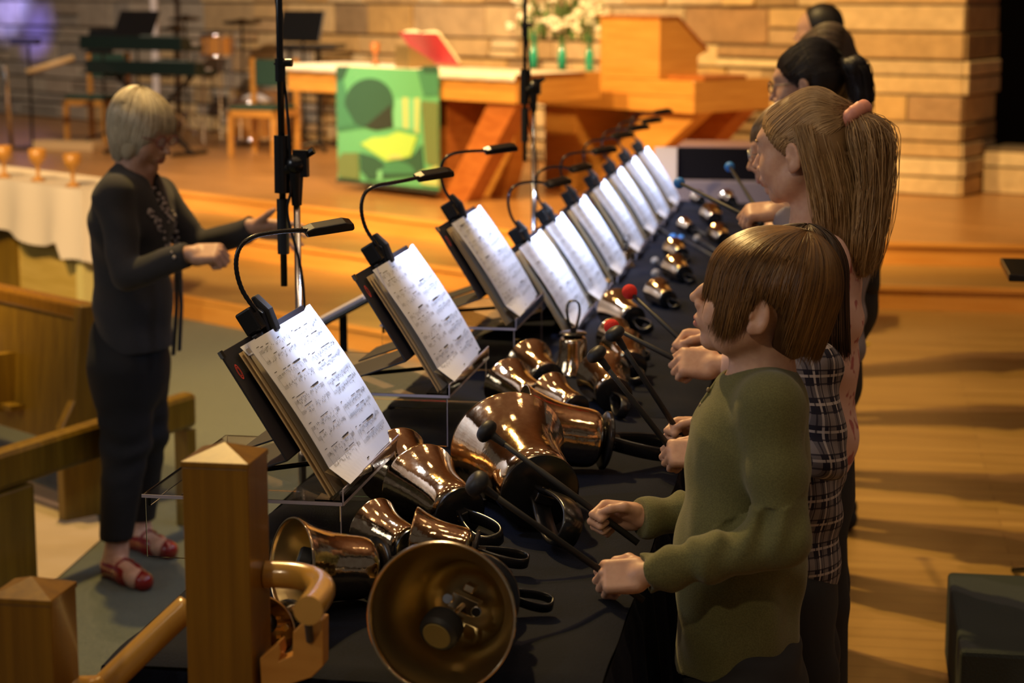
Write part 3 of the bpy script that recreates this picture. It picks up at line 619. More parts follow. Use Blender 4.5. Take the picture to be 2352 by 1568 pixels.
# ------------------------------------------------------------------ implicit surfaces for figures
def nz(v): v = np.asarray(v, float); return v/np.linalg.norm(v)
_lat = np.random.default_rng(11).random((32, 32, 32)).astype(np.float32)
def vnoise(P):
    F_ = np.floor(P).astype(int); t = P-F_; t = t*t*(3-2*t); r = 0
    for a in (0, 1):
        wa = t[:, 0] if a else 1-t[:, 0]
        for b in (0, 1):
            wb = t[:, 1] if b else 1-t[:, 1]
            for c in (0, 1):
                wc = t[:, 2] if c else 1-t[:, 2]
                r = r+_lat[(F_[:, 0]+a) & 31, (F_[:, 1]+b) & 31, (F_[:, 2]+c) & 31]*wa*wb*wc
    return r-.5
class SDF:
    def __init__(s): s.p = []; s.disp = None
    def _add(s, fn, c, R, k, op, cut=None):
        if cut:
            f0 = fn; cuts = [(np.array(p, float), nz(n)) for p, n in cut]
            def fn(P, f0=f0, cuts=cuts):
                d = f0(P)
                for p, n in cuts:
                    e = (P-p)@n; h = np.maximum(.004-np.abs(d-e), 0)/.004; d = np.maximum(d, e)+h*h*.001
                return d
        s.p.append((fn, np.array(c, float), R, k, op)); return s
    def cone(s, a, b, ra, rb=None, k=.02, op=0, cut=None, sq=None):
        a = np.array(a, float); b = np.array(b, float); rb = ra if rb is None else rb
        if sq:
            ax = nz(sq[0]); q = sq[1]
            def T(P): return P+np.outer(P@ax, ax)*(q-1)     # stretch along ax so the shape is thinner there
        else: T = lambda P: P
        A = T(a[None])[0]; B = T(b[None])[0]; ba = B-A; L2 = ba@ba+1e-12
        def fn(P):
            Q = T(P)-A; h = np.clip(Q@ba/L2, 0, 1); return np.sqrt(((Q-h[:, None]*ba)**2).sum(1))-(ra+(rb-ra)*h)
        if sq:
            f0 = fn; fn = lambda P: f0(P)/(1+.35*(q-1))
        return s._add(fn, (a+b)/2, np.linalg.norm(b-a)/2+max(ra, rb), k, op, cut)
    def chain(s, pts, rs, k=.01, op=0):
        for i in range(len(pts)-1): s.cone(pts[i], pts[i+1], rs[i], rs[i+1], k, op)
        return s
    def ell(s, c, r, R=None, k=.02, op=0, cut=None):
        c = np.array(c, float); r = np.array(r, float); R = np.eye(3) if R is None else np.array(R, float)
        def fn(P):
            Q = (P-c)@R; k0 = np.sqrt(((Q/r)**2).sum(1)); k1 = np.sqrt(((Q/(r*r))**2).sum(1)); return k0*(k0-1)/(k1+1e-9)
        return s._add(fn, c, r.max(), k, op, cut)
    def box(s, c, hf, rd, R=None, k=.02, op=0, cut=None):
        c = np.array(c, float); hf = np.array(hf, float)-rd; R = np.eye(3) if R is None else np.array(R, float)
        def fn(P):
            Q = np.abs((P-c)@R)-hf; return np.sqrt((np.maximum(Q, 0)**2).sum(1))+np.minimum(Q.max(1), 0)-rd
        return s._add(fn, c, np.linalg.norm(hf)+rd, k, op, cut)
    def sub(s, other, c, R, scale, bound, k=.02):
        """other SDF in a local frame: columns of R are its axes"""
        c = np.array(c, float)
        fn = lambda P: other.ev(((P-c)@R)/scale)*scale
        return s._add(fn, c, bound*scale, k, 0)
    def ev(s, P, use=None):
        d = np.full(len(P), 1.)
        for i in (use if use is not None else range(len(s.p))):
            fn, c, R, k, op = s.p[i]; e = fn(P)
            if op == 0:
                h = np.maximum(k-np.abs(d-e), 0)/k; d = np.minimum(d, e)-h*h*k*.25
            elif op == 1:
                e = -e; h = np.maximum(k-np.abs(d-e), 0)/k; d = np.maximum(d, e)+h*h*k*.25
        if s.disp is not None:
            m = np.abs(d) < .03
            if m.any(): d[m] -= s.disp(P[m])
        return d
    def mesh(s, h, lo=None, hi=None):
        if lo is None:
            cs = np.array([p[1] for p in s.p if p[4] == 0]); rs = np.array([p[2] for p in s.p if p[4] == 0])[:, None]
            lo = (cs-rs).min(0)-.012; hi = (cs+rs).max(0)+.012
        B = 12; n = (np.ceil((np.array(hi)-lo)/h/B)*B).astype(int); D = np.ones(n, np.float32); lo = np.array(lo, float)
        nb = n//B; br = B*h*.5*math.sqrt(3)
        ii = np.stack(np.meshgrid(*[np.arange(q) for q in nb], indexing='ij'), -1).reshape(-1, 3)
        cc = lo+(ii*B+B/2-.5)*h; dc = s.ev(cc); g = np.stack(np.meshgrid(*[np.arange(B)]*3, indexing='ij'), -1).reshape(-1, 3)
        C_ = np.array([p[1] for p in s.p]); R_ = np.array([p[2] for p in s.p]); K_ = np.array([p[3] for p in s.p])
        for q in range(len(ii)):
            x, y, z = ii[q]*B
            if abs(dc[q]) > br*1.25+.03: D[x:x+B, y:y+B, z:z+B] = np.sign(dc[q]); continue
            dist = np.linalg.norm(C_-cc[q], axis=1)-R_; use = np.nonzero(dist < 2.4*br+.03+K_)[0]
            P = lo+(g+ii[q]*B)*h; D[x:x+B, y:y+B, z:z+B] = s.ev(P, use).reshape(B, B, B) if len(use) else 1.
        return surfnets(D, lo, h)
def surfnets(D, lo, h):
    n = D.shape; ins = D < 0
    cnt = np.zeros((n[0]-1, n[1]-1, n[2]-1), np.int8)
    for a in (0, 1):
        for b in (0, 1):
            for c in (0, 1): cnt += ins[a:n[0]-1+a, b:n[1]-1+b, c:n[2]-1+c]
    cells = np.argwhere((cnt > 0) & (cnt < 8)); idx = np.full(cnt.shape, -1, np.int32); idx[tuple(cells.T)] = np.arange(len(cells))
    acc = np.zeros((len(cells), 3)); num = np.zeros(len(cells))
    cor = [(a, b, c) for a in (0, 1) for b in (0, 1) for c in (0, 1)]
    for i in range(8):
        for j in range(i+1, 8):
            df = [abs(cor[i][q]-cor[j][q]) for q in range(3)]
            if sum(df) != 1: continue
            A = cells+cor[i]; Bc = cells+cor[j]; da = D[tuple(A.T)].astype(float); db = D[tuple(Bc.T)].astype(float); m = (da < 0) != (db < 0)
            t = np.where(m, da/(da-db+1e-20), 0)[:, None]; acc += np.where(m[:, None], A+(Bc-A)*t, 0); num += m
    V = lo+acc/num[:, None]*h; quads = []
    for ax in range(3):
        sl0 = [slice(None)]*3; sl1 = [slice(None)]*3; sl0[ax] = slice(0, -1); sl1[ax] = slice(1, None)
        e = np.argwhere(ins[tuple(sl0)] != ins[tuple(sl1)]); u, v = [q for q in range(3) if q != ax]
        ok = (e[:, u] > 0) & (e[:, v] > 0) & (e[:, u] < n[u]-1) & (e[:, v] < n[v]-1); e = e[ok]
        def gi(du, dv): c = e.copy(); c[:, u] -= du; c[:, v] -= dv; return idx[tuple(c.T)]
        Q = np.stack([gi(1, 1), gi(0, 1), gi(0, 0), gi(1, 0)], 1); fl = ins[tuple(e.T)]
        if ax == 1: fl = ~fl
        Q = np.where(fl[:, None], Q, Q[:, ::-1]); quads.append(Q)
    Q = np.concatenate(quads); Q = Q[(Q >= 0).all(1)]; return V, Q
def mk(name, VQ, mats, parent=None, pick=None, org=None):
    V, Q = VQ; me = bpy.data.meshes.new(name); o0 = np.array(org if org is not None else (0, 0, 0), float)
    me.vertices.add(len(V)); me.vertices.foreach_set('co', (V-o0).astype(np.float32).ravel())
    me.loops.add(Q.size); me.loops.foreach_set('vertex_index', Q.ravel().astype(np.int32))
    me.polygons.add(len(Q)); me.polygons.foreach_set('loop_start', np.arange(0, Q.size, 4, dtype=np.int32)); me.polygons.foreach_set('loop_total', np.full(len(Q), 4, np.int32))
    if not isinstance(mats, (list, tuple)): mats = [mats]
    for m in mats: me.materials.append(m)
    if pick is not None: me.polygons.foreach_set('material_index', pick(V[Q].mean(1)).astype(np.int32))
    me.polygons.foreach_set('use_smooth', [True]*len(Q)); me.update(); me.validate()
    o = bpy.data.objects.new(name, me); col.objects.link(o)
    if parent: o.parent = parent
    return o

SKIN = mat('light skin', (.52, .29, .20), .48, sss=.12, noise=((60, 60, 60), 3, (.60, .36, .25), .3, .7), bump=(320, .25, .0006))
LIPS = mat('lips', (.42, .16, .13), .42, sss=.1)
EYEW = mat('eye white', (.6, .58, .55), .25); IRIS = mat('iris', (.05, .035, .02), .2)
def hairmat(name, c1, c2, mid=None): return mat(name, c1, .38, island=[c1, tuple((a+b)/2 for a, b in zip(c1, c2)), c2, tuple(a*.8+b*.2 for a, b in zip(c1, c2))], iscale=28, ilo=.7, ihi=1.3, spec=.45)

def head_sdf(child=0., female=0.):
    """local frame: x to the person's right, y forward, z up; origin at ear level"""
    s = SDF(); c = child
    s.ell((0, -.012, .036), (.071, .090, .082), k=.02)
    s.ell((0, .040, .020), (.058, .046, .062), k=.03)
    s.ell((0, .032, -.040+.008*c), (.052, .053, .062-.005*c), k=.03)
    s.cone((-.030, .030, -.078+.008*c), (.030, .030, -.078+.008*c), .022, k=.03)
    s.ell((0, .068-.003*c, -.100+.010*c), (.021, .019, .017), k=.026)
    for x in (-1, 1):
        s.ell((x*.036, .058, -.034), (.026, .026, .030+.004*c), k=.03)
        s.cone((x*.050, .000, -.055), (x*.040, .030, -.085+.01*c), .018, .016, k=.03)
        s.ell((x*.030, .100, .006), (.015, .014, .011), k=.020, op=1)
        s.ell((x*.030, .0795, .004), (.0155, .0125, .0125), k=.006)
    s.ell((0, .080, .030), (.046, .014, .014-.004*c), k=.024)
    s.chain([(0, .089, .012), (0, .101, -.012), (0, .1145-.003*c, -.029+.002*c)], [.0065, .0075, .0092], k=.012)
    for x in (-1, 1):
        s.ell((x*.0115, .098, -.035), (.0075, .0095, .0070), k=.008)
        s.ell((x*.0055, .1015, -.0425), (.0030, .0050, .0026), k=.002, op=1)
    s.ell((0, .0865, -.058), (.024, .014, .016), k=.018)
    s.ell((0, .0965, -.0590), (.0200, .0078, .0052), k=.006); s.ell((0, .0945, -.0690), (.0170, .0080, .0060), k=.006)
    s.ell((0, .1055, -.0640), (.021, .0085, .0012), k=.003, op=1)
    for x in (-1, 1):
        # ear: C-shaped helix, lobe, hollow concha
        R = Matrix.Rotation(x*.35, 3, 'Z') @ Matrix.Rotation(-.22, 3, 'X'); Rn = np.array(R)
        ec = np.array((x*.080, -.010, -.010))
        s.ell(ec, (.0080, .0195, .0325), Rn, k=.008)
        s.ell(ec+np.array((x*.0085, .003, .003)), (.0062, .0115, .0205), Rn, k=.006, op=1)
        s.ell(ec+np.array((x*-.001, .006, -.026)), (.0055, .0085, .010), k=.008)
        s.ell(ec+np.array((x*.003, .013, -.004)), (.004, .004, .007), k=.005)
    return s
def frame(fwd, up=(0, 0, 1)):
    f_ = nz(fwd); r = nz(np.cross(f_, up)); u = np.cross(r, f_); return np.stack([r, f_, u], 1)
def headframe(yaw, pitch=0., roll=0.):
    """yaw measured from -X (facing the conductor) turning towards the camera when positive"""
    f_ = np.array([-math.cos(yaw)*math.cos(pitch), -math.sin(yaw)*math.cos(pitch), math.sin(pitch)])
    u = np.array([math.cos(yaw)*math.sin(pitch), math.sin(yaw)*math.sin(pitch), math.cos(pitch)])
    r = np.cross(f_, u)
    if roll: u, r = u*math.cos(roll)+r*math.sin(roll), r*math.cos(roll)-u*math.sin(roll)
    return np.stack([r, f_, u], 1)
def hand(s, w, ax, dn, left, sc=1., pose='grip', spread=1.):
    """adds a hand; w wrist, ax wrist->knuckles, dn back of hand"""
    ax = nz(ax); dn = nz(np.array(dn, float)-ax*np.dot(dn, ax)); th = np.cross(ax, dn)*(1 if left else -1); w = np.array(w, float)
    def Pp(x, y, z): return w+(ax*x+th*y+dn*z)*sc
    R = np.stack([ax, th, dn], 1)
    s.cone(Pp(-.03, 0, 0), Pp(.012, 0, 0), .0225*sc, .0235*sc, k=.012*sc)
    s.box(Pp(.050, 0, 0), np.array((.045, .0385, .0155))*sc, .0135*sc, R, k=.014*sc)
    s.ell(Pp(.030, .018, -.012), np.array((.028, .018, .014))*sc, R, k=.012*sc)
    s.ell(Pp(.035, -.022, -.010), np.array((.030, .014, .013))*sc, R, k=.012*sc)
    Ls = [(.042, .026, .020), (.046, .029, .021), (.043, .027, .021), (.034, .021, .018)]
    for i, (y, x) in enumerate(((.029, .090), (.0098, .094), (-.0095, .090), (-.028, .083))):
        if pose == 'grip': an = [math.radians(q) for q in (58+3*i, 150+2*i, 232)]; yy = [0, -.001, -.002, -.002]
        elif pose == 'fist': an = [math.radians(q) for q in (75, 170, 250)]; yy = [0]*4
        elif pose == 'pinch': an = [math.radians(q) for q in ((50, 120, 170) if i == 0 else (62+4*i, 150, 225))]; yy = [0]*4
        else: an = [math.radians(q) for q in (8+6*i*.5, 22+4*i, 34+4*i)]; yy = [0, (1.5-i)*.008*spread, (1.5-i)*.013*spread, (1.5-i)*.017*spread]
        p = [np.array((x-.006, y, .0))]; cx, cz = x, -.001
        p.append(np.array((cx, y, cz)))
        for q in range(3):
            cx += Ls[i][q]*math.cos(an[q]); cz -= Ls[i][q]*math.sin(an[q]); p.append(np.array((cx, y+yy[q+1], cz)))
        rs = [.0100, .0102, .0088, .0080, .0066]; rs = [r_*(.9 if i == 3 else 1) for r_ in rs]
        s.chain([Pp(*q) for q in p], [r_*sc for r_ in rs], k=.0035*sc)
    if pose == 'grip': T = [(.014, .026, -.008), (.040, .046, -.020), (.070, .046, -.030), (.092, .036, -.034)]
    elif pose == 'fist': T = [(.014, .026, -.010), (.042, .042, -.026), (.066, .032, -.042), (.080, .014, -.048)]
    elif pose == 'pinch': T = [(.014, .026, -.008), (.040, .044, -.020), (.072, .044, -.034), (.095, .036, -.046)]
    else: T = [(.014, .026, -.006), (.034, .052, -.014), (.056, .078, -.018), (.074, .096, -.018)]
    s.chain([Pp(*q) for q in T], [r_*sc for r_ in (.0145, .0120, .0105, .0082)], k=.006*sc)
    return Pp
def hair_strands(name, strands, m, parent, w0=.0013, sub=1):
    """each strand a tapering 3-sided tube; strands = list of (n,3) arrays, all the same length"""
    A = np.array(strands); N_, K, _ = A.shape
    t = np.gradient(A, axis=1); t /= np.linalg.norm(t, axis=2, keepdims=True)+1e-9
    up = np.array([.3, .5, .8]); a = np.cross(t, up); a /= np.linalg.norm(a, axis=2, keepdims=True)+1e-9; b = np.cross(t, a)
    rr = (w0*np.minimum(1, np.minimum((np.linspace(0, 1, K)*8+.3), (1-np.linspace(0, 1, K))*3+.12)))[None, :, None]
    ring = [A+(a*math.cos(q)+b*math.sin(q))*rr for q in (0, 2*PI/3, 4*PI/3)]
    V = np.stack(ring, 2).reshape(-1, 3)
    base = (np.arange(N_)[:, None, None]*K+np.arange(K-1)[None, :, None])*3; j = np.arange(3)[None, None, :]; j1 = (j+1) % 3
    Q = np.stack([base+j, base+j1, base+3+j1, base+3+j], -1).reshape(-1, 4); return mk(name, (V, Q), m, parent)
def onhead(O, R, sc, L): return O+(np.asarray(L)*sc)@R.T
def eyes(t, O, R, sc, gaze=(0, 0), col_=IRIS, org=(0, 0, 0)):
    for x in (-1, 1):
        c = onhead(O, R, sc, (x*.030, .0805, .004)); b = MB(); b.ball(tuple(c-org), .0118*sc, 0, 20, 14)
        g = nz(R@np.array((gaze[0], 1, gaze[1]))); b.ball(tuple(c-org+g*.0062*sc), .0064*sc, 1, 14, 10); b.build('eye', [EYEW, col_], t, smooth=True)
def person(label, foot):
    return thing('person', tuple(foot), label=label, cat='person', group=None)
def V3(p): return np.array(p, float)

OLIVE = mat('olive knit', (.082, .080, .024), .9, noise=((420, 420, 420), 2, (.125, .120, .040), .35, .65), bump=(420, .5, .0012), sheen=.15)
DENIM = mat('dark trousers', (.012, .011, .014), .85)
DARKTOP = mat('charcoal knit', (.022, .021, .024), .92, noise=((300, 300, 300), 2, (.036, .034, .037), .3, .7), bump=(300, .3, .001), sheen=.1)

def build_body(t, s, h, loc, mats, O=None, R=None, sc=1., lips=True):
    V, Q = s.mesh(h)
    def pick(C):
        r = np.zeros(len(C))
        if O is not None:
            L = ((C-O)@R)/sc; m = (np.abs(L[:, 0]) < .0205) & (L[:, 1] > .086) & (((np.abs(L[:, 2]+.0590)-.0048) < 0) | ((np.abs(L[:, 2]+.0690)-.0056) < 0)) & (np.abs(L[:, 2]+.0640) < .0102*np.sqrt(np.clip(1-(L[:, 0]/.0215)**2, 0, 1))+.0006)
            r[m] = 1
        return r
    return mk('body', (V, Q), mats, t, pick, org=loc)
def rel_obj(o, loc):
    me = o.data; me.transform(Matrix.Translation(-Vector(tuple(loc)))); return o

# ================================================================== the boy in the olive shirt
foot = V3((-.12, 3.50, 0)); T = person('nearest child, in an olive henley shirt, brown hair over the eyes, two black mallets', foot)
Yb = 3.50; KS = .92
O = WY(1750, 690, Yb); R = headframe(-.10, .25); sc = 1.04
hd = head_sdf(1., 0.)
s = SDF(); s.sub(hd, O, R, sc, .15)
nb = WY(1752, 860, Yb)
s.cone(onhead(O, R, sc, (0, -.026, -.060)), nb, .042, .046, k=.03)
chest = WY(1735, 970, Yb); belly = WY(1705, 1250, Yb); hip = WY(1715, 1440, Yb)
Yl, Yr = 3.365, 3.635
shL = WY(1772, 935, Yl+.02); shR = WY(1745, 915, Yr-.01)
elL = WY(1798, 1240, 3.325); wrL = WY(1484, 1318, 3.30)
elR = WY(1720, 1160, 3.68); wrR = WY(1474, 1186, 3.58)
s.cone(nb, chest, .046, .075, k=.05); s.cone(chest, belly, .078, .078, k=.05); s.cone(belly, hip, .07, .06, k=.05)
for sh, el, wr in ((shL, elL, wrL), (shR, elR, wrR)):
    s.cone(chest, sh, .045, .038, k=.04); s.cone(sh, el, .038, .031, k=.02); s.cone(el, wr, .031, .020, k=.02)
for sy in (-.07, .07):
    s.cone(hip+V3((0, sy*.8, -.05)), V3((-.12, Yb+sy, .38)), .05, .042, k=.04); s.cone((-.12, Yb+sy, .38), (-.10, Yb+sy, .08), .042, .03, k=.02); s.cone((-.10, Yb+sy, .05), (-.23, Yb+sy, .028), .032, .026, k=.02)
PL = hand(s, wrL, V3((-.90, .02, -.12)), V3((-.02, -.80, .60)), True, .80, 'grip')
PR = hand(s, wrR, V3((-.97, .0, .06)), V3((-.10, .80, .48)), False, .78, 'grip')
def grip_mallet(Pp, head, lab, hm, r, kind='mushroom', out=.10):
    g = Pp(.078, .006, -.030); d_ = nz(g-head); return mallet(head, g+d_*out, lab, hm, r=r, kind=kind)
grip_mallet(PL, WY(1096, 1110, 3.22), 'black mallet in the near hand of the child in green', BLKH, .0225, out=.07)
grip_mallet(PR, WY(1118, 990, 3.60), 'black mallet over the very large bell, in the far hand of the child in green', BLKH, .022, out=.07)
body = build_body(T, s, .0026, foot, [SKIN, LIPS], O, R, sc)
eyes(body, O, R, sc, (0, 0), org=foot)
# shirt
sh = SDF()
sq = ((1, 0, 0), 1.18)
colr = WY(1728, 862, Yb)
sh.cone(WY(1752, 925, Yb), WY(1722, 1020, Yb), .082, .118, k=.05, sq=sq)
sh.cone(WY(1722, 1020, Yb), WY(1700, 1250, Yb), .118, .128, k=.05, sq=sq)
sh.cone(WY(1700, 1250, Yb), WY(1694, 1400, Yb), .126, .122, k=.05, sq=sq)
sh.cone(WY(1694, 1400, Yb), WY(1690, 1570, Yb), .123, .130, k=.04, sq=sq, cut=[(WY(1690, 1512, Yb), (.16, 0, -1))])
sh.cone(WY(1752, 925, Yb), shL, .052, .050, k=.05); sh.cone(WY(1752, 925, Yb), shR, .052, .048, k=.05)
sh.ell(colr+V3((.004, 0, -.020)), (.060, .066, .024), k=.03)
def sleeve(a, b, c, r0, r1, r2, r3):
    m = a+(b-a)*.5; sh.cone(a, m, r0, (r0+r1)/2, k=.035); sh.cone(m, b, (r0+r1)/2, r1, k=.02)
    d_ = nz(c-b); e = c-d_*.0
    sh.cone(b, b+(c-b)*.5, r1, r2, k=.018); sh.cone(b+(c-b)*.5, e+d_*.03, r2, r3, k=.02, cut=[(e, d_)])
sleeve(shL, elL, wrL, .054, .045, .039, .034); sleeve(shR, elR, wrR, .050, .043, .038, .034)
sh.cone(colr+V3((.0, 0, -.030)), colr+V3((.008, 0, .08)), .050, .054, k=.006, op=1)
fl, fr = nz(wrL-elL), nz(wrR-elR)
def wr_disp(P):
    d = .0030*vnoise(P*V3((30, 30, 16)))
    for el_, wr_, sh_, f_ in ((elL, wrL, shL, fl), (elR, wrR, shR, fr)):
        q = P-el_; a = q@f_; dist = np.sqrt(((q-np.outer(a, f_))**2).sum(1)); w_ = np.exp(-((a-.055)/.08)**2)*(dist < .07)
        d = d+w_*.0085*np.sin((a*130+q[:, 2]*60+3*vnoise(P*9)))*np.clip((q[:, 2]+.02)*20, 0, 1)
        d = d+.0036*np.sin(a*100+8*vnoise(P*12))*(dist < .055)*(a > .05)*np.clip((a-.05)*12, 0, 1)
    z = P[:, 2]; x = P[:, 0]
    ph = (x-belly[0])*26+(z-1.0)*34+4.5*vnoise(P*V3((8, 8, 8)))
    tors = np.clip((1.12-z)*6, 0, 1)*np.clip((P[:, 1]-Yl+.03)*12, 0, 1)
    d = d+tors*.0090*np.sin(ph)*(.5+vnoise(P*5+3)*1.2)
    d = d+.003*np.sin(P[:, 1]*50+x*44+3*vnoise(P*7))*np.clip((.86-z)*8, 0, 1)
    return d
sh.disp = wr_disp
shirt = mk('henley_shirt', sh.mesh(.0034), OLIVE, T, org=foot)
# collar band and placket
def ringpts(c, rx, ry, n, tilt=.0, z=0.): return [(c[0]+rx*math.cos(a), c[1]+ry*math.sin(a), c[2]+z+tilt*math.cos(a)) for a in np.linspace(0, 2*PI, n)]
cb = MB().tube([tuple(V3(p)-foot) for p in ringpts(colr+V3((.003, 0, .002)), .054, .058, 41, .010)], .0055, 10, cap=False); cb.build('collar_band', OLIVE, shirt, smooth=True)
pk = MB(); b0 = colr+V3((-.062, -.004, -.012)); 
pk.tube([tuple(b0-foot), tuple(b0+V3((-.026, 0, -.040))-foot), tuple(b0+V3((-.040, 0, -.085))-foot)], 1, 8, flat=(.026, .008, (0, 1, 0))); pk.build('placket', OLIVE, shirt, smooth=True)
for q in range(3):
    bb = MB(); cc = b0+V3((-.014-.013*q, -.010, -.014-.028*q))-foot; bb.ball(tuple(cc), (.004, .005, .005), 0, 12, 8); bb.build('button', mat('horn button', (.2, .15, .08), .4), shirt, smooth=True)
# trousers
tr = SDF(); tr.cone(WY(1700, 1440, Yb), WY(1712, 1590, Yb), .112, .120, k=.04, sq=((1, 0, 0), 1.08))
for sy in (-.07, .07):
    tr.cone(V3((hip[0]+.01, Yb+sy, hip[2]-.10)), V3((-.13, Yb+sy, .40)), .086, .062, k=.05); tr.cone((-.13, Yb+sy, .40), (-.11, Yb+sy, .07), .062, .054, k=.02, cut=[((0, 0, .07), (0, 0, -1))])
tr.disp = lambda P: .003*np.sin(P[:, 2]*60+4*vnoise(P*12))
mk('trousers', tr.mesh(.007), DENIM, T, org=foot)
for sy in (-.07, .07):
    q = SDF(); q.cone((-.07, Yb+sy, .045), (-.25, Yb+sy, .035), .040, .034, k=.02, cut=[((0, 0, .004), (0, 0, -1))]); mk('shoe', q.mesh(.006), BLKR, T, org=foot)
# hair
BH = hairmat('brown hair', (.055, .024, .007), (.24, .12, .032))
def bob_guides(O, R, sc, n, zend, seed, ctr=(0, -.012, .034), rad=(.083, .104, .093), whorl=(0., -.03), K=22, drift=.0, lift=.006, shrink=.35, phirange=(0, 360), th0=4.):
    r = np.random.default_rng(seed); out = []
    cz = ctr[2]
    for i in range(n):
        ph = math.radians(r.uniform(*phirange)); ze = zend(math.degrees(ph) % 360)
        if ze is None: continue
        ze += r.normal(0, .008); lf = r.uniform(0, 1)**1.5*lift; lay = r.uniform(.0, 1)
        if lay < .35: ze += r.uniform(0, .03)
        th_s = math.radians(r.uniform(th0, th0+8 if r.random() < .5 else 60)); pts = []
        if ze >= cz: th_e = math.acos(min(1, (ze-cz)/rad[2])); drop = 0
        else: th_e = PI/2; drop = cz-ze
        arc = (th_e-th_s)*.09; tot = max(arc, .01)+drop; ph2 = ph
        wav = r.normal(0, .035); wf = r.uniform(1.5, 3)
        for k in range(K):
            s_ = k/(K-1)*tot; pj = ph+drift*(s_/tot)+wav*math.sin(wf*s_/tot*PI)*.5
            if s_ < arc or drop == 0:
                th_ = th_s+(th_e-th_s)*min(1, s_/max(arc, 1e-4)); rr = 1.0; z = cz+(rad[2]+lf)*math.cos(th_); rh = math.sin(th_)
            else:
                dz = s_-arc; z = cz-dz; rh = 1-shrink*(dz/.12)**1.6
            x = (rad[0]+lf)*rh*math.sin(pj)+whorl[0]*(1-rh if rh < 1 and z > cz else 0); y = (rad[1]+lf)*rh*math.cos(pj)+whorl[1]*(1-rh if z > cz else 0)
            pts.append((ctr[0]+x, ctr[1]+y, z))
        out.append(onhead(O, R, sc, np.array(pts)))
    return out
def zb(p):   # p: 0 front, 90 right, 180 back, 270 left
    pts = [(0, .004), (15, .0), (32, -.014), (48, -.036), (62, -.05), (80, .0), (100, .0), (115, -.04), (150, -.056), (180, -.062), (210, -.062), (236, -.055), (245, -.035), (251, .016), (275, .018), (281, -.030), (288, -.056), (298, -.066), (308, -.062), (319, -.048), (330, -.028), (343, -.008), (360, .004)]
    for (a, za), (b, zb_) in zip(pts[:-1], pts[1:]):
        if a <= p <= b: return za+(zb_-za)*(p-a)/(b-a)
    return 0
hb = SDF(); Lc = lambda p: onhead(O, R, sc, p)
hb.ell(Lc((0, -.014, .036)), np.array((.079, .098, .088))*sc, R, k=.02, cut=[(Lc((0, 0, .012)), -R[:, 2]), ])
hb.ell(Lc((0, -.045, .005)), np.array((.072, .064, .083))*sc, R, k=.03, cut=[(Lc((0, -.040, 0)), R[:, 1])])
for x in (-1, 1):
    hb.cone(Lc((x*.066, .036, .02)), Lc((x*.058, .036, -.040)), .010*sc, .004*sc, k=.02)
    hb.cone(Lc((x*.054, .058, .02)), Lc((x*.050, .056, -.026)), .010*sc, .004*sc, k=.02)
    hb.cone(Lc((x*.034, .080, .03)), Lc((x*.034, .080, .004)), .008*sc, .004*sc, k=.02)
hb.cone(Lc((0, -.076, -.01)), Lc((0, -.064, -.055)), .042*sc, .028*sc, k=.03)
hair = mk('hair', hb.mesh(.004), mat('brown hair base', (.07, .032, .010), .6), T, org=foot)
G = bob_guides(O, R, sc, 8500, zb, 3, rad=(.083, .109, .095), shrink=.06, lift=.007)
G = [g-foot for g in G]; hair_strands('hair_strands', G, BH, hair, .0010)
# ------------------------------------------------------------------ the other ringers
def plaid():
    m = bpy.data.materials.new('plaid flannel'); m.use_nodes = True; nt = m.node_tree; N = nt.nodes; L = nt.links; b = N['Principled BSDF']; b.inputs['Roughness'].default_value = .9
    tc = N.new('ShaderNodeTexCoord'); sx = N.new('ShaderNodeSeparateXYZ'); L.new(tc.outputs['Object'], sx.inputs[0])
    ad = N.new('ShaderNodeMath'); ad.operation = 'ADD'; L.new(sx.outputs[0], ad.inputs[0]); L.new(sx.outputs[1], ad.inputs[1])
    def stripes(src, per, w, ofs):
        a = N.new('ShaderNodeMath'); a.operation = 'MULTIPLY_ADD'; a.inputs[1].default_value = 1/per; a.inputs[2].default_value = ofs+50; L.new(src, a.inputs[0])
        f_ = N.new('ShaderNodeMath'); f_.operation = 'FRACT'; L.new(a.outputs[0], f_.inputs[0])
        g = N.new('ShaderNodeMath'); g.operation = 'LESS_THAN'; g.inputs[1].default_value = w; L.new(f_.outputs[0], g.inputs[0]); return g.outputs[0]
    def mixc(fac, A, B, f=1.):
        x = N.new('ShaderNodeMix'); x.data_type = 'RGBA'
        q = N.new('ShaderNodeMath'); q.operation = 'MULTIPLY'; q.inputs[1].default_value = f; L.new(fac, q.inputs[0]); L.new(q.outputs[0], x.inputs[0])
        if isinstance(A, tuple): x.inputs[6].default_value = (*A, 1)
        else: L.new(A, x.inputs[6])
        x.inputs[7].default_value = (*B, 1); return x.outputs[2]
    c = (.010, .008, .022); H, Vv = sx.outputs[2], ad.outputs[0]
    c = mixc(stripes(H, .052, .42, 0), c, (.30, .26, .27), .38); c = mixc(stripes(Vv, .052, .42, .2), c, (.34, .29, .29), .42)
    c = mixc(stripes(H, .052, .10, .28), c, (.55, .48, .46), .7); c = mixc(stripes(Vv, .052, .10, .45), c, (.55, .48, .46), .7)
    c = mixc(stripes(H, .026, .12, .1), c, (.012, .008, .02), .8); c = mixc(stripes(Vv, .026, .12, .3), c, (.012, .008, .02), .8)
    L.new(c, b.inputs['Base Color']); return m
PLAID = plaid()
PINK = mat('pink floral blouse', (.66, .43, .38), .8, noise=((34, 34, 34), 1, (.40, .12, .12), .56, .62)); GREYT = mat('lilac grey shirt', (.26, .23, .27), .85); BLK = mat('black knit', (.008, .008, .010), .85)
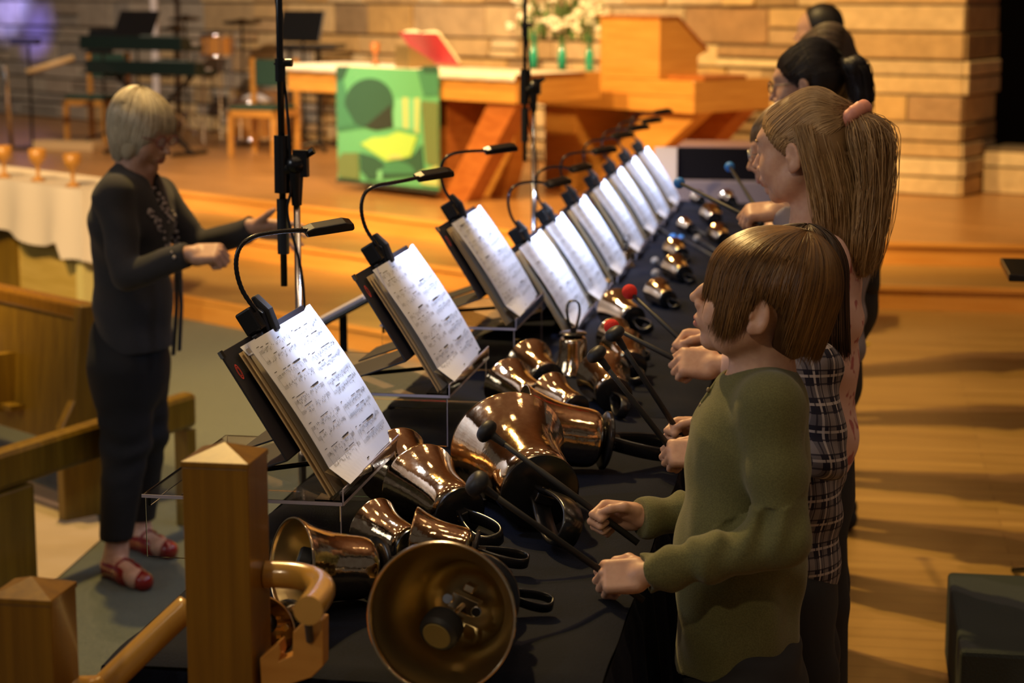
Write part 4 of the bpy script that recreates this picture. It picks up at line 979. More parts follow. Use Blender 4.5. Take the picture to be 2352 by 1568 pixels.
FLOR = mat('dark floral top', (.010, .009, .011), .8, noise=((40, 40, 40), 2, (.22, .12, .12), .62, .72)); GLS = mat('spectacle lens', (.85, .88, 1), .03, alpha=.14, spec=.9); FRM = mat('spectacle frame', (.03, .02, .02), .3)
def glasses(parent, O, R, sc, org, m=FRM):
    b = MB(); L_ = lambda p: tuple(onhead(O, R, sc, p)-org)
    for x in (-1, 1):
        b.tube([L_((x*.032+.023*math.cos(a), .103, .004+.018*math.sin(a))) for a in np.linspace(0, 2*PI, 17)], .0016*sc, 6, cap=False)
        b.tube([L_((x*.055, .101, .008)), L_((x*.074, .07, .008)), L_((x*.079, .0, .004)), L_((x*.078, -.015, -.006))], .0016*sc, 6)
    b.tube([L_((-.010, .104, .006)), L_((0, .106, .008)), L_((.010, .104, .006))], .0016*sc, 6); g = b.build('spectacles', m, parent, smooth=True)
    for x in (-1, 1):
        q = MB(); k = 18; vs = [L_((x*.032+.022*math.cos(a), .1035, .004+.017*math.sin(a))) for a in np.linspace(0, 2*PI, k, endpoint=False)]; vs2 = [L_((x*.032+.022*math.cos(a), .1025, .004+.017*math.sin(a))) for a in np.linspace(0, 2*PI, k, endpoint=False)]
        q.add(vs+vs2, [tuple(range(k)), tuple(range(k, 2*k))[::-1]]+[(i, k+i, k+(i+1) % k, (i+1) % k) for i in range(k)]); q.build('lens', GLS, g)
def bezier_strands(n, fn, K=20): return [np.array(fn(i)) for i in range(n)]
def crv(pts, K):   # smooth resample of control points
    P = np.array(pts, float); m = len(P)-1; t = np.linspace(0, m, K); out = []
    for u in t:
        i = min(int(u), m-1); f_ = u-i; p0, p1, p2, p3 = P[max(i-1, 0)], P[i], P[i+1], P[min(i+2, m)]
        out.append(.5*(2*p1+(p2-p0)*f_+(2*p0-5*p1+4*p2-p3)*f_*f_+(-p0+3*p1-3*p2+p3)*f_**3))
    return np.array(out)
def ponytail_hair(T, O, R, sc, foot, base, hm, n, tie, fall, loose, seed, h=.005, w0=.0012, fallr=.028, loosez=-.20):
    """swept-back hair gathered at tie (local), tail falling through the local points in fall"""
    hb = SDF(); Lc = lambda p: onhead(O, R, sc, p)
    hb.ell(Lc((0, -.016, .038)), np.array((.077, .094, .087))*sc, R, k=.02, cut=[(Lc((0, .055, .03)), nz(R@np.array((0, .75, -.65)))), (Lc((0, .02, -.01)), nz(R@np.array((0, .45, -.9))))])
    hb.ell(Lc((0, -.050, .005)), np.array((.070, .056, .070))*sc, R, k=.03)
    T_ = [Lc(tie)]+[Lc(q) for q in fall]; hb.chain(T_, [fallr*.45*sc]+[fallr*(1-.12*i)*sc for i in range(len(fall))], k=.02)
    if loose: hb.chain([Lc((-.03, -.070, -.01)), Lc((-.033, -.076, -.08)), Lc((-.03, -.076, loosez))], [.034*sc, .028*sc, .012*sc], k=.02); hb.chain([Lc((.03, -.070, -.01)), Lc((.033, -.076, -.08)), Lc((.03, -.076, loosez))], [.034*sc, .028*sc, .012*sc], k=.02)
    hair = mk('hair', hb.mesh(h), base, T, org=foot); r = np.random.default_rng(seed); S_ = []
    tie = np.array(tie)
    for i in range(n):
        u = r.random()
        if u < .45 or (not loose and u < .62):     # from hairline over the skull to the tie
            ph = r.uniform(-PI, PI)*.62; el = r.uniform(-.02, .12); a = np.array((math.sin(ph)*.078, .012+math.cos(ph)*.074, .06-.075*(1-math.cos(ph))+r.normal(0, .006)))
            if abs(ph) > 1.5: a[2] = r.uniform(-.005, .03)
            def push(p):
                q = (p-np.array((0, -.016, .038)))/np.array((.080, .098, .090)); l = np.linalg.norm(q); return np.array((0, -.016, .038))+q/l*np.array((.080, .098, .090))*(1.0+r.uniform(0, .035))
            b_ = push((a+tie)/2+np.array((a[0]*.25, 0, .055*math.cos(ph)+.01))); b0 = push(a*.7+b_*.3); b1 = push(b_*.55+tie*.45)
            S_.append(onhead(O, R, sc, crv([push(a), b0, b_, b1, tie+r.normal(0, .006, 3)], 20)))
        elif u < .70 or not loose:
            o_ = r.normal(0, 1, 2)*fallr*.5; pts = [tie+r.normal(0, .005, 3)]
            for j, q in enumerate(fall): k_ = 1-.10*j; pts.append(np.array(q)+np.array((o_[0]*k_, o_[1]*k_, r.normal(0, .008)))+r.normal(0, .004, 3))
            c_ = crv(pts, 20); c_ = c_+np.outer(np.sin(np.linspace(0, 5+r.random()*3, 20)+r.random()*6), r.normal(0, .0025, 3)); S_.append(onhead(O, R, sc, c_))
        else:
            sx = r.choice((-1, 1)); x0 = sx*(r.uniform(.0, .080) if r.random() < .5 else r.uniform(.055, .080)); y0 = -.02-.085*math.sqrt(max(0, 1-(x0/.085)**2))*r.uniform(.5, 1); y0 = y0 if abs(x0) < .06 else r.uniform(-.06, -.02)
            z1 = loosez+r.normal(0, .03); pts = [(x0*.98, y0+.01, .055), (x0*1.10, y0-.006, .0), (x0*1.04, y0-.018, -.07), (x0*.85+r.normal(0, .006), y0-.022, -.14), (x0*.7+r.normal(0, .01), y0-.012, z1)]
            c_ = crv(pts, 20); c_ = c_+np.outer(np.sin(np.linspace(0, 6+r.random()*4, 20)+r.random()*6), r.normal(0, .003, 3)); S_.append(onhead(O, R, sc, c_))
    hair_strands('hair_strands', [q-foot for q in S_], hm, hair, w0); return hair
def ringer(label, Y, opx, yaw, pitch, sc, shirt_name, shirt_mat, arms, h=.0045, torso_top=(0, .0), width=.155, depth=.105, hemz=.72, face=True, hs=.9, roll=0., nshift=0., sleeve_r=(.050, .042, .036, .031), cuff=None, tr_=1.):
    """arms = list of (left?, shoulder px, elbow px, wrist px, ys, ax, dn, pose) with ys = depths"""
    O = WY(opx[0], opx[1], Y); R = headframe(yaw, pitch, roll); foot = V3((O[0]+.06, Y, 0)); T = person(label, foot); s = SDF()
    s.sub(head_sdf(.5), O, R, sc, .15)
    nb = V3((O[0]+.045+nshift, Y, O[2]-.165*sc)); ch = nb+V3((.0, 0, -.12)); hp = V3((O[0]+.05+nshift, Y, hemz+.08)); s.cone(onhead(O, R, sc, (0, -.026, -.060)), nb, .044*sc, .048*sc, k=.03)
    s.cone(nb, ch, .05*tr_, .08*tr_, k=.05); s.cone(ch, hp, .08*tr_, .07*tr_, k=.05)
    sh = SDF(); sq = ((1, 0, 0), 1.25); w2 = width*.62
    sh.cone(nb+V3((0, 0, -.065)), ch, .085*tr_, .112*tr_, k=.05, sq=sq)
    sh.box((ch[0], Y, ch[2]-.05), (depth, width*.9, .13), .09, k=.06); sh.cone(ch, hp, .112*tr_, .110*tr_, k=.05, sq=sq); sh.box(((ch[0]+hp[0])/2, Y, (ch[2]+hp[2])/2-.03), (depth, width*.85, (ch[2]-hp[2])/2+.06), .09, k=.06)
    sh.cone(hp, hp+V3((0, 0, -.15)), .115*tr_, .118*tr_, k=.04, sq=((1, 0, 0), 1.1), cut=[((0, 0, hemz), (0, 0, -1))])
    out = []
    for (left, sp, ep, wp, ys, ax, dn, pose) in arms:
        S_ = WY(sp[0], sp[1], ys[0]); E_ = WY(ep[0], ep[1], ys[1]); W_ = WY(wp[0], wp[1], ys[2]); s.cone(ch, S_, .05, .036, k=.04); s.cone(S_, E_, .036, .030, k=.02); s.cone(E_, W_, .030, .021*hs, k=.02)
        out.append(hand(s, W_, ax, dn, left, hs, pose)); a, b_, c_, d_ = sleeve_r; D_ = nz(W_-E_)
        sh.cone(nb+V3((0, 0, -.07)), S_, .05, a, k=.05); sh.cone(S_, E_, a, b_, k=.025); sh.cone(E_, W_+D_*.02, b_, d_, k=.02, cut=[(W_-D_*.01, D_)])
    sh.cone(nb+V3((-.006, 0, -.035)), nb+V3((-.015, 0, .09)), .048*sc, .052*sc, k=.006, op=1)
    sh.disp = lambda P: .006*vnoise(P*14)+.005*np.sin(P[:, 0]*40+P[:, 2]*52+5*vnoise(P*7))
    for sy in (-.075, .075): s.cone(hp+V3((0, sy*.8, -.04)), (foot[0], Y+sy, .45), .05, .045, k=.04); s.cone((foot[0], Y+sy, .45), (foot[0]+.02, Y+sy, .08), .045, .032, k=.02); s.cone((foot[0]+.02, Y+sy, .05), (foot[0]-.13, Y+sy, .03), .033, .028, k=.02)
    build_body(T, s, h, foot, [SKIN, LIPS], O, R, sc)
    if face: eyes(T, O, R, sc, (0, -.5), org=foot)
    so = mk(shirt_name, sh.mesh(h*1.25), shirt_mat, T, org=foot)
    tr = SDF(); tr.cone(hp+V3((0, 0, -.02)), hp+V3((0, 0, -.12)), .112*tr_, .118*tr_, k=.04)
    for sy in (-.075, .075): tr.cone(hp+V3((0, sy, -.10)), (foot[0], Y+sy, .45), .092*tr_, .066, k=.05); tr.cone((foot[0], Y+sy, .45), (foot[0]+.02, Y+sy, .07), .066, .055, k=.02, cut=[((0, 0, .06), (0, 0, -1))])
    mk('trousers', tr.mesh(.012), DENIM, T, org=foot)
    for sy in (-.075, .075): q = SDF(); q.cone((foot[0]+.05, Y+sy, .045), (foot[0]-.16, Y+sy, .035), .042, .036, k=.02, cut=[((0, 0, .004), (0, 0, -1))]); mk('shoe', q.mesh(.012), BLKR, T, org=foot)
    return T, O, R, foot, out, so
# child in plaid
DBR = hairmat('dark brown hair', (.020, .010, .005), (.085, .042, .018))
T, O, R, foot, hands_, so = ringer('child in a navy and white plaid shirt, just behind the child in green', 3.97, (1803, 668), -.1, 0, .98, 'plaid_shirt', PLAID,
    [(True, (1868, 850), (1893, 1045), (1622, 1040), (3.84, 3.80, 3.86), (-.95, .0, -.05), (-.02, -.8, .6), 'grip'), (False, (1840, 840), (1800, 1010), (1632, 985), (4.08, 4.15, 4.06), (-.95, 0, -.02), (-.1, .8, .5), 'grip')], hemz=.62, width=.135, depth=.085, hs=.78, nshift=-.022, tr_=.80, sleeve_r=(.05, .044, .038, .033))
tl = SDF(); tl.cone(WY(1828, 1100, 3.97), WY(1822, 1330, 3.97), .078, .072, k=.03, sq=((1, 0, 0), 1.15), cut=[(WY(1840, 1325, 3.97), (-.25, 0, -1))]); tl.disp = lambda P: .004*np.sin(P[:, 1]*60+P[:, 0]*40)
mk('shirt_tail', tl.mesh(.006), PLAID, T, org=foot)
grip_mallet(hands_[1], WY(1412, 766, 4.00), 'upper black mallet held by the child in the plaid shirt', BLKH, .0205, out=.05)
grip_mallet(hands_[0], WY(1370, 813, 3.86), 'lower black mallet held by the child in the plaid shirt', BLKH, .0205, out=.05)
hb = SDF(); Lc = lambda p: onhead(O, R, sc, p); sc_ = .98
hb.ell(onhead(O, R, sc_, (0, -.014, .036)), np.array((.080, .100, .090)), R, k=.02, cut=[(onhead(O, R, sc_, (0, 0, .0)), -R[:, 2])]); hb.ell(onhead(O, R, sc_, (0, -.05, -.02)), (.074, .060, .095), R, k=.03, cut=[(onhead(O, R, sc_, (0, -.0, 0)), R[:, 1])])
hr = mk('hair', hb.mesh(.006), mat('dark hair base', (.022, .011, .006), .6), T, org=foot)
def zb2(p): return -.05 if (p < 60 or p > 300) else (-.02 if (75 < p < 100 or 260 < p < 285) else -.125)
hair_strands('hair_strands', [g-foot for g in bob_guides(O, R, sc_, 3000, zb2, 9, shrink=-.05, lift=.012)], DBR, hr, .0013)
# girl with blonde ponytail
BLO = hairmat('dark blonde hair', (.16, .085, .030), (.50, .32, .15)); BLB = mat('blonde hair base', (.22, .13, .055), .6)
T, O, R, foot, hands_, so = ringer('girl in a pink floral blouse, long dark-blonde ponytail tied with a pink scrunchie', 4.45, (1846, 343), -.38, -.10, 1.03, 'blouse', PINK,
    [(True, (1893, 590), (1880, 800), (1650, 838), (4.30, 4.28, 4.34), (-.95, .0, .05), (-.02, -.8, .6), 'grip'), (False, (1850, 570), (1830, 760), (1655, 782), (4.58, 4.66, 4.60), (-.95, 0, .02), (-.1, .6, .7), 'grip')], hemz=.72, width=.165, depth=.090, hs=.90, nshift=-.015, tr_=.85)
for P_, hd_, rr_, lb in ((hands_[1], WY(1446, 670, 4.72), .0185, 'mallet with the higher red ball head, in front of the girl'), (hands_[0], WY(1405, 750, 4.42), .0175, 'mallet with the lower red ball head, in the near hand of the girl')):
    grip_mallet(P_, hd_, lb, REDB, rr_, 'ball', out=.05)
hr = ponytail_hair(T, O, R, 1.03, foot, BLB, BLO, 12000, (0, -.118, .068), [(-.004, -.150, .030), (-.006, -.158, -.05), (-.01, -.150, -.13), (-.015, -.135, -.21), (-.01, -.120, -.26)], True, 5, fallr=.033, loosez=-.22, w0=.0009)
sq_ = SDF(); c0 = onhead(O, R, 1.03, (0, -.122, .066)); dr = nz(R@np.array((0, -.6, -.8))); a1 = nz(np.cross(dr, (0, 1, 0))); a2 = np.cross(dr, a1)
rp = [c0+(a1*math.cos(q)+a2*math.sin(q))*.024 for q in np.linspace(0, 2*PI, 23)]; sq_.chain(rp, [.0105+.006*(i % 2) for i in range(23)], k=.003)
mk('scrunchie', sq_.mesh(.0035), mat('pink satin', (.70, .30, .22), .5), T, org=foot)
eb = MB(); eb.tube([tuple(onhead(O, R, 1.03, (x, .0955-abs(x+.03)*.5, .024+.004*math.cos((x+.03)*60)))-foot) for x in np.linspace(-.052, -.012, 9)], .0022, 6); eb.build('eyebrow', BLO, T, smooth=True)
# boy in spectacles
T, O, R, foot, hands_, so = ringer('fair-haired child in clear spectacles and a lilac-grey shirt, behind the ponytailed girl', 5.35, (1813, 342), -.05, -.22, 1.0, 'grey_shirt', GREYT,
    [(True, (1905, 560), (1890, 690), (1788, 482), (5.21, 5.17, 5.25), (-.95, -.05, -.10), (.0, -.45, .9), 'pinch')], hemz=.80, width=.15, depth=.09, h=.006, hs=.88, nshift=.06, tr_=.85)
glasses(T, O, R, 1.0, foot, CHROME)
grip_mallet(hands_[0], WY(1560, 420, 5.65), 'raised blue mallet held in the far pink hand', BLUEB, .0165, 'ball', out=.05)
hb = SDF(); hb.ell(onhead(O, R, 1.0, (0, -.014, .038)), np.array((.079, .098, .090)), R, k=.02, cut=[(onhead(O, R, .98, (0, .05, .012)), nz(R@np.array((0, .5, -.85))))]); hr = mk('hair', hb.mesh(.006), mat('fair hair base', (.13, .085, .05), .6), T, org=foot)
hair_strands('hair_strands', [g-foot for g in bob_guides(O, R, 1.0, 2200, lambda p: .036 if (p < 50 or p > 310) else (.0 if 50 < p < 110 or 250 < p < 310 else -.05), 12)], hairmat('fair hair', (.12, .075, .04), (.32, .22, .13)), hr, .0014)
# woman with dark ponytail
BKH = hairmat('black hair', (.006, .004, .004), (.030, .020, .016)); BKB = mat('black hair base', (.008, .006, .006), .5)
T, O, R, foot, hands_, so = ringer('woman with a black ponytail and glinting spectacles, in a dark top', 6.05, (1856, 192), -.25, -.15, 1.03, 'dark_top', BLK,
    [(True, (1935, 330), (1930, 480), (1830, 520), (5.80, 5.76, 5.80), (-.95, 0, -.1), (0, -.5, .8), 'grip')], hemz=.90, width=.18, depth=.12, h=.007, nshift=.06)
glasses(T, O, R, 1.02, foot); ponytail_hair(T, O, R, 1.02, foot, BKB, BKH, 2000, (0, -.110, .045), [(0, -.145, .03), (0, -.155, -.05), (0, -.145, -.13)], False, 6, h=.007, fallr=.03)
grip_mallet(hands_[0], WY(1676, 383, 6.6), 'high blue mallet held before the dark backdrop box', BLUEB, .0165, 'ball', out=.05)
# two at the far end
T, O, R, foot, _, so = ringer('person with mousy brown hair in a dark floral top, behind the black ponytail', 7.40, (1892, 140), -.3, -.1, 1.06, 'floral_top', FLOR, [(True, (1955, 250), (1962, 370), (1880, 410), (7.25, 7.21, 7.25), (-.95, 0, -.1), (0, -.5, .8), 'grip')], hemz=.92, width=.19, depth=.13, h=.008, nshift=.07)
ponytail_hair(T, O, R, 1.04, foot, mat('mousy hair base', (.05, .03, .018), .6), hairmat('mousy hair', (.05, .03, .018), (.14, .09, .05)), 1500, (0, -.105, .02), [(0, -.12, -.03), (0, -.11, -.09), (0, -.10, -.15)], True, 8, h=.008, fallr=.03, w0=.0018)
T, O, R, foot, _, so = ringer('person with short black hair at the far end of the row of ringers', 9.45, (1882, 72), -.2, -.05, 1.03, 'dark_sweater', BLK, [(True, (1925, 150), (1930, 250), (1870, 290), (9.30, 9.26, 9.3), (-.95, 0, -.1), (0, -.5, .8), 'grip')], hemz=.95, width=.19, depth=.12, h=.008, nshift=.04)
hb = SDF(); hb.ell(onhead(O, R, 1.03, (0, -.016, .038)), np.array((.079, .096, .090)), R, k=.02, cut=[(onhead(O, R, 1.03, (0, .05, .03)), nz(R@np.array((0, .6, -.8))))]); hb.ell(onhead(O, R, 1.03, (0, -.05, -.01)), (.07, .055, .08), R, k=.03); mk('hair', hb.mesh(.008), BKB, T, org=foot)

for (Y_, px_, lb_, mm_) in ((6.72, (1893, 215), 'shorter person almost wholly hidden behind the woman with the black ponytail', BLK), (8.45, (1905, 130), 'person in dark clothes hidden between the two farthest heads', BLK)):
    O_ = px_; T, O, R, foot, _, so = ringer(lb_, Y_, O_, -.2, -.2, .98, 'dark_top', mm_, [(True, (px_[0]+50, px_[1]+130), (px_[0]+55, px_[1]+240), (px_[0]-20, px_[1]+280), (Y_-.15, Y_-.19, Y_-.15), (-.95, 0, -.1), (0, -.5, .8), 'grip')], hemz=.9, width=.17, depth=.11, h=.009, nshift=.02)
    hb = SDF(); hb.ell(onhead(O, R, .98, (0, -.016, .038)), np.array((.079, .096, .088)), R, k=.02, cut=[(onhead(O, R, .98, (0, .05, .03)), nz(R@np.array((0, .6, -.8))))]); mk('hair', hb.mesh(.009), BKB, T, org=foot)
# ------------------------------------------------------------------ the conductor
Yc = 6.30; O = WY(326, 303, Yc); R = headframe(PI-.30, -.30); sc = 1.02; foot = V3((-2.42, 6.3, -.14)); zc = -.14
T = person('woman conductor with a blonde bob in a charcoal cardigan, black trousers and red shoes', foot)
s = SDF(); s.sub(head_sdf(0.), O, R, sc, .15)
nb = WY(306, 408, Yc); ch = WY(300, 520, Yc); wa = WY(290, 680, Yc); hp = WY(295, 800, Yc)
s.cone(onhead(O, R, sc, (0, -.03, -.055)), nb, .048, .052, k=.03); s.cone(nb, ch, .055, .09, k=.05); s.cone(ch, wa, .09, .08, k=.05); s.cone(wa, hp, .08, .09, k=.05)
sR, eR, wR = WY(262, 452, Yc-.17), WY(292, 632, Yc-.22), WY(440, 583, Yc-.26)
sL, eL, wL = WY(365, 450, Yc+.17), WY(452, 572, Yc+.20), WY(588, 520, Yc+.12)
for a, b_, c_ in ((sR, eR, wR), (sL, eL, wL)): s.cone(ch, a, .05, .042, k=.05); s.cone(a, b_, .042, .036, k=.02); s.cone(b_, c_, .036, .024, k=.02)
hand(s, wR, nz(V3((.97, -.05, .05))), V3((.0, -.62, .78)), False, 1.0, 'fist')
hand(s, wL, nz(V3((.97, .0, -.12))), V3((.05, .85, .50)), True, 1.0, 'open')
kR, aR = WY(290, 1010, Yc-.06), WY(268, 1262, Yc-.12); kL, aL = WY(330, 990, Yc+.10), WY(322, 1215, Yc+.22)
for k_, a_, t_ in ((kR, aR, WY(330, 1338, Yc-.25)), (kL, aL, WY(388, 1262, Yc+.12))):
    s.cone(hp, k_, .08, .055, k=.04); s.cone(k_, a_, .052, .036, k=.02); he = V3((a_[0]-.01, a_[1], zc+.045)); s.cone(a_, he, .036, .034, k=.02); s.cone(he, V3((t_[0]-.03, t_[1]+.01, zc+.034)), .036, .030, k=.03); s.cone(V3((t_[0]-.03, t_[1]+.01, zc+.034)), V3((t_[0], t_[1], zc+.026)), .030, .022, k=.02)
build_body(T, s, .0048, foot, [SKIN, LIPS], O, R, sc); eyes(T, O, R, sc, (0, -.5), org=foot); glasses(T, O, R, sc, foot, mat('red spectacle frame', (.25, .03, .03), .3))
sh = SDF(); sq = ((1, 0, 0), 1.1)
sh.cone(WY(300, 440, Yc), WY(300, 530, Yc), .105, .135, k=.05, sq=sq); sh.cone(WY(300, 530, Yc), WY(305, 680, Yc), .135, .128, k=.05, sq=sq); sh.cone(WY(305, 680, Yc), WY(308, 830, Yc), .130, .155, k=.05, sq=sq, cut=[(WY(300, 800, Yc), (.10, 0, -1))])
sh.box(WY(305, 480, Yc), (.105, .15, .09), .07, k=.06)
for a, b_, c_ in ((sR, eR, wR), (sL, eL, wL)):
    D_ = nz(c_-b_); sh.cone(WY(300, 440, Yc), a, .06, .062, k=.05); sh.cone(a, b_, .062, .052, k=.03); sh.cone(b_, c_+D_*.02, .050, .040, k=.02, cut=[(c_-D_*.015, D_)])
sh.ell(nb+V3((.02, -.01, .02)), (.060, .070, .055), k=.01, op=1); sh.cone(nb+V3((.04, -.03, .0)), WY(362, 470, Yc-.04), .040, .012, k=.01, op=1)
sh.disp = lambda P: .004*vnoise(P*11)+.0035*np.sin(P[:, 2]*46+P[:, 0]*24+5*vnoise(P*6))
cg = mk('cardigan', sh.mesh(.0055), DARKTOP, T, org=foot)
# beaded trim down the front edge
EMB = mat('silver beads', (.42, .36, .34), .4); r = random.Random(4); b = MB()
V_ = np.array([v.co for v in cg.data.vertices])+foot; N_ = np.array([v.normal for v in cg.data.vertices])
tv = []
for line, nn in (([(318, 430), (345, 480), (378, 530), (398, 590)], 60), ([(352, 420), (378, 470), (400, 520), (412, 570)], 60)):
    for q in range(nn):
        u = q/nn*(len(line)-1); i = int(u); f_ = u-i; px = line[i][0]*(1-f_)+line[i+1][0]*f_+r.uniform(-7, 7); py = line[i][1]*(1-f_)+line[i+1][1]*f_+r.uniform(-4, 4); tv.append((px, py))
D3 = V_-CAM; pu = 1176+FPX*(D3@cR)/(D3@cF); pv = 784-FPX*(D3@cU)/(D3@cF); frontf = (N_*D3).sum(1) < 0
for px, py in tv:
    m = np.nonzero(frontf & (np.abs(pu-px) < 5) & (np.abs(pv-py) < 5))[0]
    if len(m): i = m[0]; c_ = V_[i]+N_[i]*.002-foot; b.ball(tuple(c_), .0065*r.uniform(.6, 1.1), 0, 6, 4)
if b.v: b.build('beaded_trim', EMB, cg, smooth=True)
fp = MB(); 
for q, (a, c_) in enumerate((((405, 600), (398, 815)), ((413, 600), (412, 805)))):
    p0, p1 = WY(*a, Yc-.13), WY(*c_, Yc-.14); fp.tube([tuple(p-foot) for p in (p0, (p0+p1)/2+V3((.006, 0, 0)), p1)], 1, 8, flat=(.022, .010, (0, 1, 0)))
fp.build('front_edge', DARKTOP, cg, smooth=True)
tr = SDF(); tr.cone(hp+V3((0, 0, .03)), hp+V3((0, 0, -.08)), .128, .128, k=.04)
for k_, a_, sy in ((kR, aR, -.06), (kL, aL, .07)):
    e_ = a_+V3((0, 0, .05)); tr.cone(hp+V3((.0, sy, -.06)), k_, .112, .080, k=.05); tr.cone(k_, e_, .080, .056, k=.03, cut=[(e_+V3((0, 0, -.015)), (0, 0, -1))])
tr.disp = lambda P: .004*np.sin(P[:, 2]*70+5*vnoise(P*9))*np.exp(-((P[:, 2]-kR[2])/.12)**2)
mk('trousers', tr.mesh(.008), mat('black trousers', (.005, .005, .007), .85), T, org=foot)
RED = mat('red patent leather', (.22, .008, .008), .25, coat=.6)
for a_, t_ in ((aR, WY(330, 1338, Yc-.25)), (aL, WY(388, 1262, Yc+.12))):
    q = SDF(); he = V3((a_[0]-.015, a_[1], zc+.035)); to = V3((t_[0], t_[1], zc+.028)); mid = (he+to)/2; q.cone(he, mid, .044, .043, k=.02); q.cone(mid, to, .043, .033, k=.02); q.box((he+V3((-.01, 0, -.02))), (.022, .026, .014), .006, k=.01)
    dr = nz(to-he); q.cone(he+V3((0, 0, .05)), mid+dr*.03+V3((0, 0, .046)), .037, .035, k=.01, op=1); q.p[-1] = q.p[-1]
    q.p = [(lambda f: (lambda P: np.maximum(f(P), zc+.002-P[:, 2])), *x[1:]) if False else x for x in q.p]
    so_ = mk('shoe', q.mesh(.005), RED, T, org=foot); sd = np.cross(dr, (0, 0, 1)); mp = mid-dr*.02
    st = MB().tube([tuple(mp+sd*.042+V3((0, 0, -.0))-foot), tuple(mp+sd*.030+V3((0, 0, .034))-foot), tuple(mp+V3((0, 0, .048))-foot), tuple(mp-sd*.030+V3((0, 0, .034))-foot), tuple(mp-sd*.042-foot)], .005, 8); st.build('strap', RED, so_, smooth=True)
hb = SDF(); Lc = lambda p: onhead(O, R, sc, p)
hb.ell(Lc((0, -.020, .040)), np.array((.086, .104, .092))*sc, R, k=.02, cut=[(Lc((0, .062, .03)), nz(R@np.array((0, .9, -.45))))]); hb.ell(Lc((0, -.052, -.005)), np.array((.080, .066, .088))*sc, R, k=.03)
for x in (-1, 1): hb.ell(Lc((x*.066, .008, -.020)), np.array((.020, .036, .066))*sc, R, k=.03)
hr = mk('hair', hb.mesh(.005), mat('blonde bob base', (.50, .42, .28), .6), T, org=foot)
def zc_(p): 
    p = min(p, 360-p); return .030 if p < 28 else (.03-.10*(p-28)/22 if p < 50 else (-.075 if p < 90 else -.10))
hair_strands('hair_strands', [g-foot for g in bob_guides(O, R, sc, 4200, zc_, 21, rad=(.090, .106, .096), shrink=.30, lift=.010)], hairmat('pale blonde hair', (.42, .34, .21), (.80, .72, .55)), hr, .0014)
# ------------------------------------------------------------------ chancel furniture
def fr(p, ang=-.6435): return Matrix.Translation(Vector(tuple(p))) @ Matrix.Rotation(ang, 4, 'Z')
AL = V3((-4.36, 15.33, .28)); L1 = 2.59
def ent(name, p, label, cat, ang=-.6435, group=None): return thing(name, tuple(p), ang, label, cat, group)
t = ent('altar', AL, 'long honey wood altar behind the steps, dressed with a green banner', 'altar')
b = MB(); b.box((0, 0, .73), (L1, .85, .93)); b.build('top_beam', W_OR, t, bevel=.006)
MB().box((.0, -.003, .825), (L1, .0, .83)).build('groove', W_DRK, t)
MB().box((.80, .12, 0), (1.75, .62, .73)).build('pedestal', W_DRK, t, bevel=.005)
MB().prism([(1.76, 0), (2.02, 0), (2.56, .73), (2.26, .73)], 'y', .05, .20).build('brace', W_DRK, t, bevel=.005)
MB().prism([(1.70, 0), (1.98, 0), (2.20, .73), (1.90, .73)], 'y', .45, .60).build('brace', W_OR, t, bevel=.005)
CLW = mat('white linen', (.74, .66, .56), .8, bump=(40, .2, .004))
b = MB(); n = 40; vs = []
for i in range(n+1):
    x = -.03+(L1+.06)*i/n; e = .006*math.sin(i*1.7)
    vs += [(x, -.035+e, .885), (x, -.03, .937), (x, .60, .937), (x, .66, .934)]
b.add(vs, [(4*i+j, 4*i+4+j, 4*i+5+j, 4*i+1+j) for i in range(n) for j in range(3)])
o = b.build('altar_runner', CLW, None, smooth=True); o.location = AL; o.rotation_euler = (0, 0, -.6435); tag(o, 'white linen runner lying along the top of the wooden altar', 'cloth')
sm_ = o.modifiers.new('solid', 'SOLIDIFY'); sm_.thickness = .006
# banner
BAN = ent('banner', AL+EX*.665+V3((0, 0, .0)), 'green quilted banner with circle and stripe shapes hanging on the altar front', 'banner')
gm = {k: mat('banner '+k, c, .8, bump=(180, .3, .002)) for k, c in dict(base=(.10, .36, .17), mid=(.045, .20, .11), dark=(.022, .085, .055), black=(.02, .03, .022), lime=(.36, .58, .10), pale=(.42, .50, .18), olive=(.12, .17, .06), mint=(.16, .48, .26)).items()}
Wb, Hb = 1.17, .86
def bp(px, py): return (Wb*(px-783)/239, .94-Hb*((py-148-(px-783)*.10)/257))
def bpoly(key, pts, lift): 
    q = MB(); P = [bp(*p) for p in pts]; n = len(P); q.add([(x, -.045-lift, z) for x, z in P]+[(x, -.042, z) for x, z in P], [tuple(range(n)), tuple(range(n, 2*n))[::-1]]+[(i, n+i, n+(i+1) % n, (i+1) % n) for i in range(n)]); return q
def circ(cx, cy, rx, ry, a0=0, a1=360, n=28): return [(cx+rx*math.cos(math.radians(a)), cy-ry*math.sin(math.radians(a))) for a in np.linspace(a0, a1, n)]
cl_ = MB(); cl_.box((0, -.040, .08), (Wb, -.034, .94)); cl_.build('backing', gm['base'], BAN)
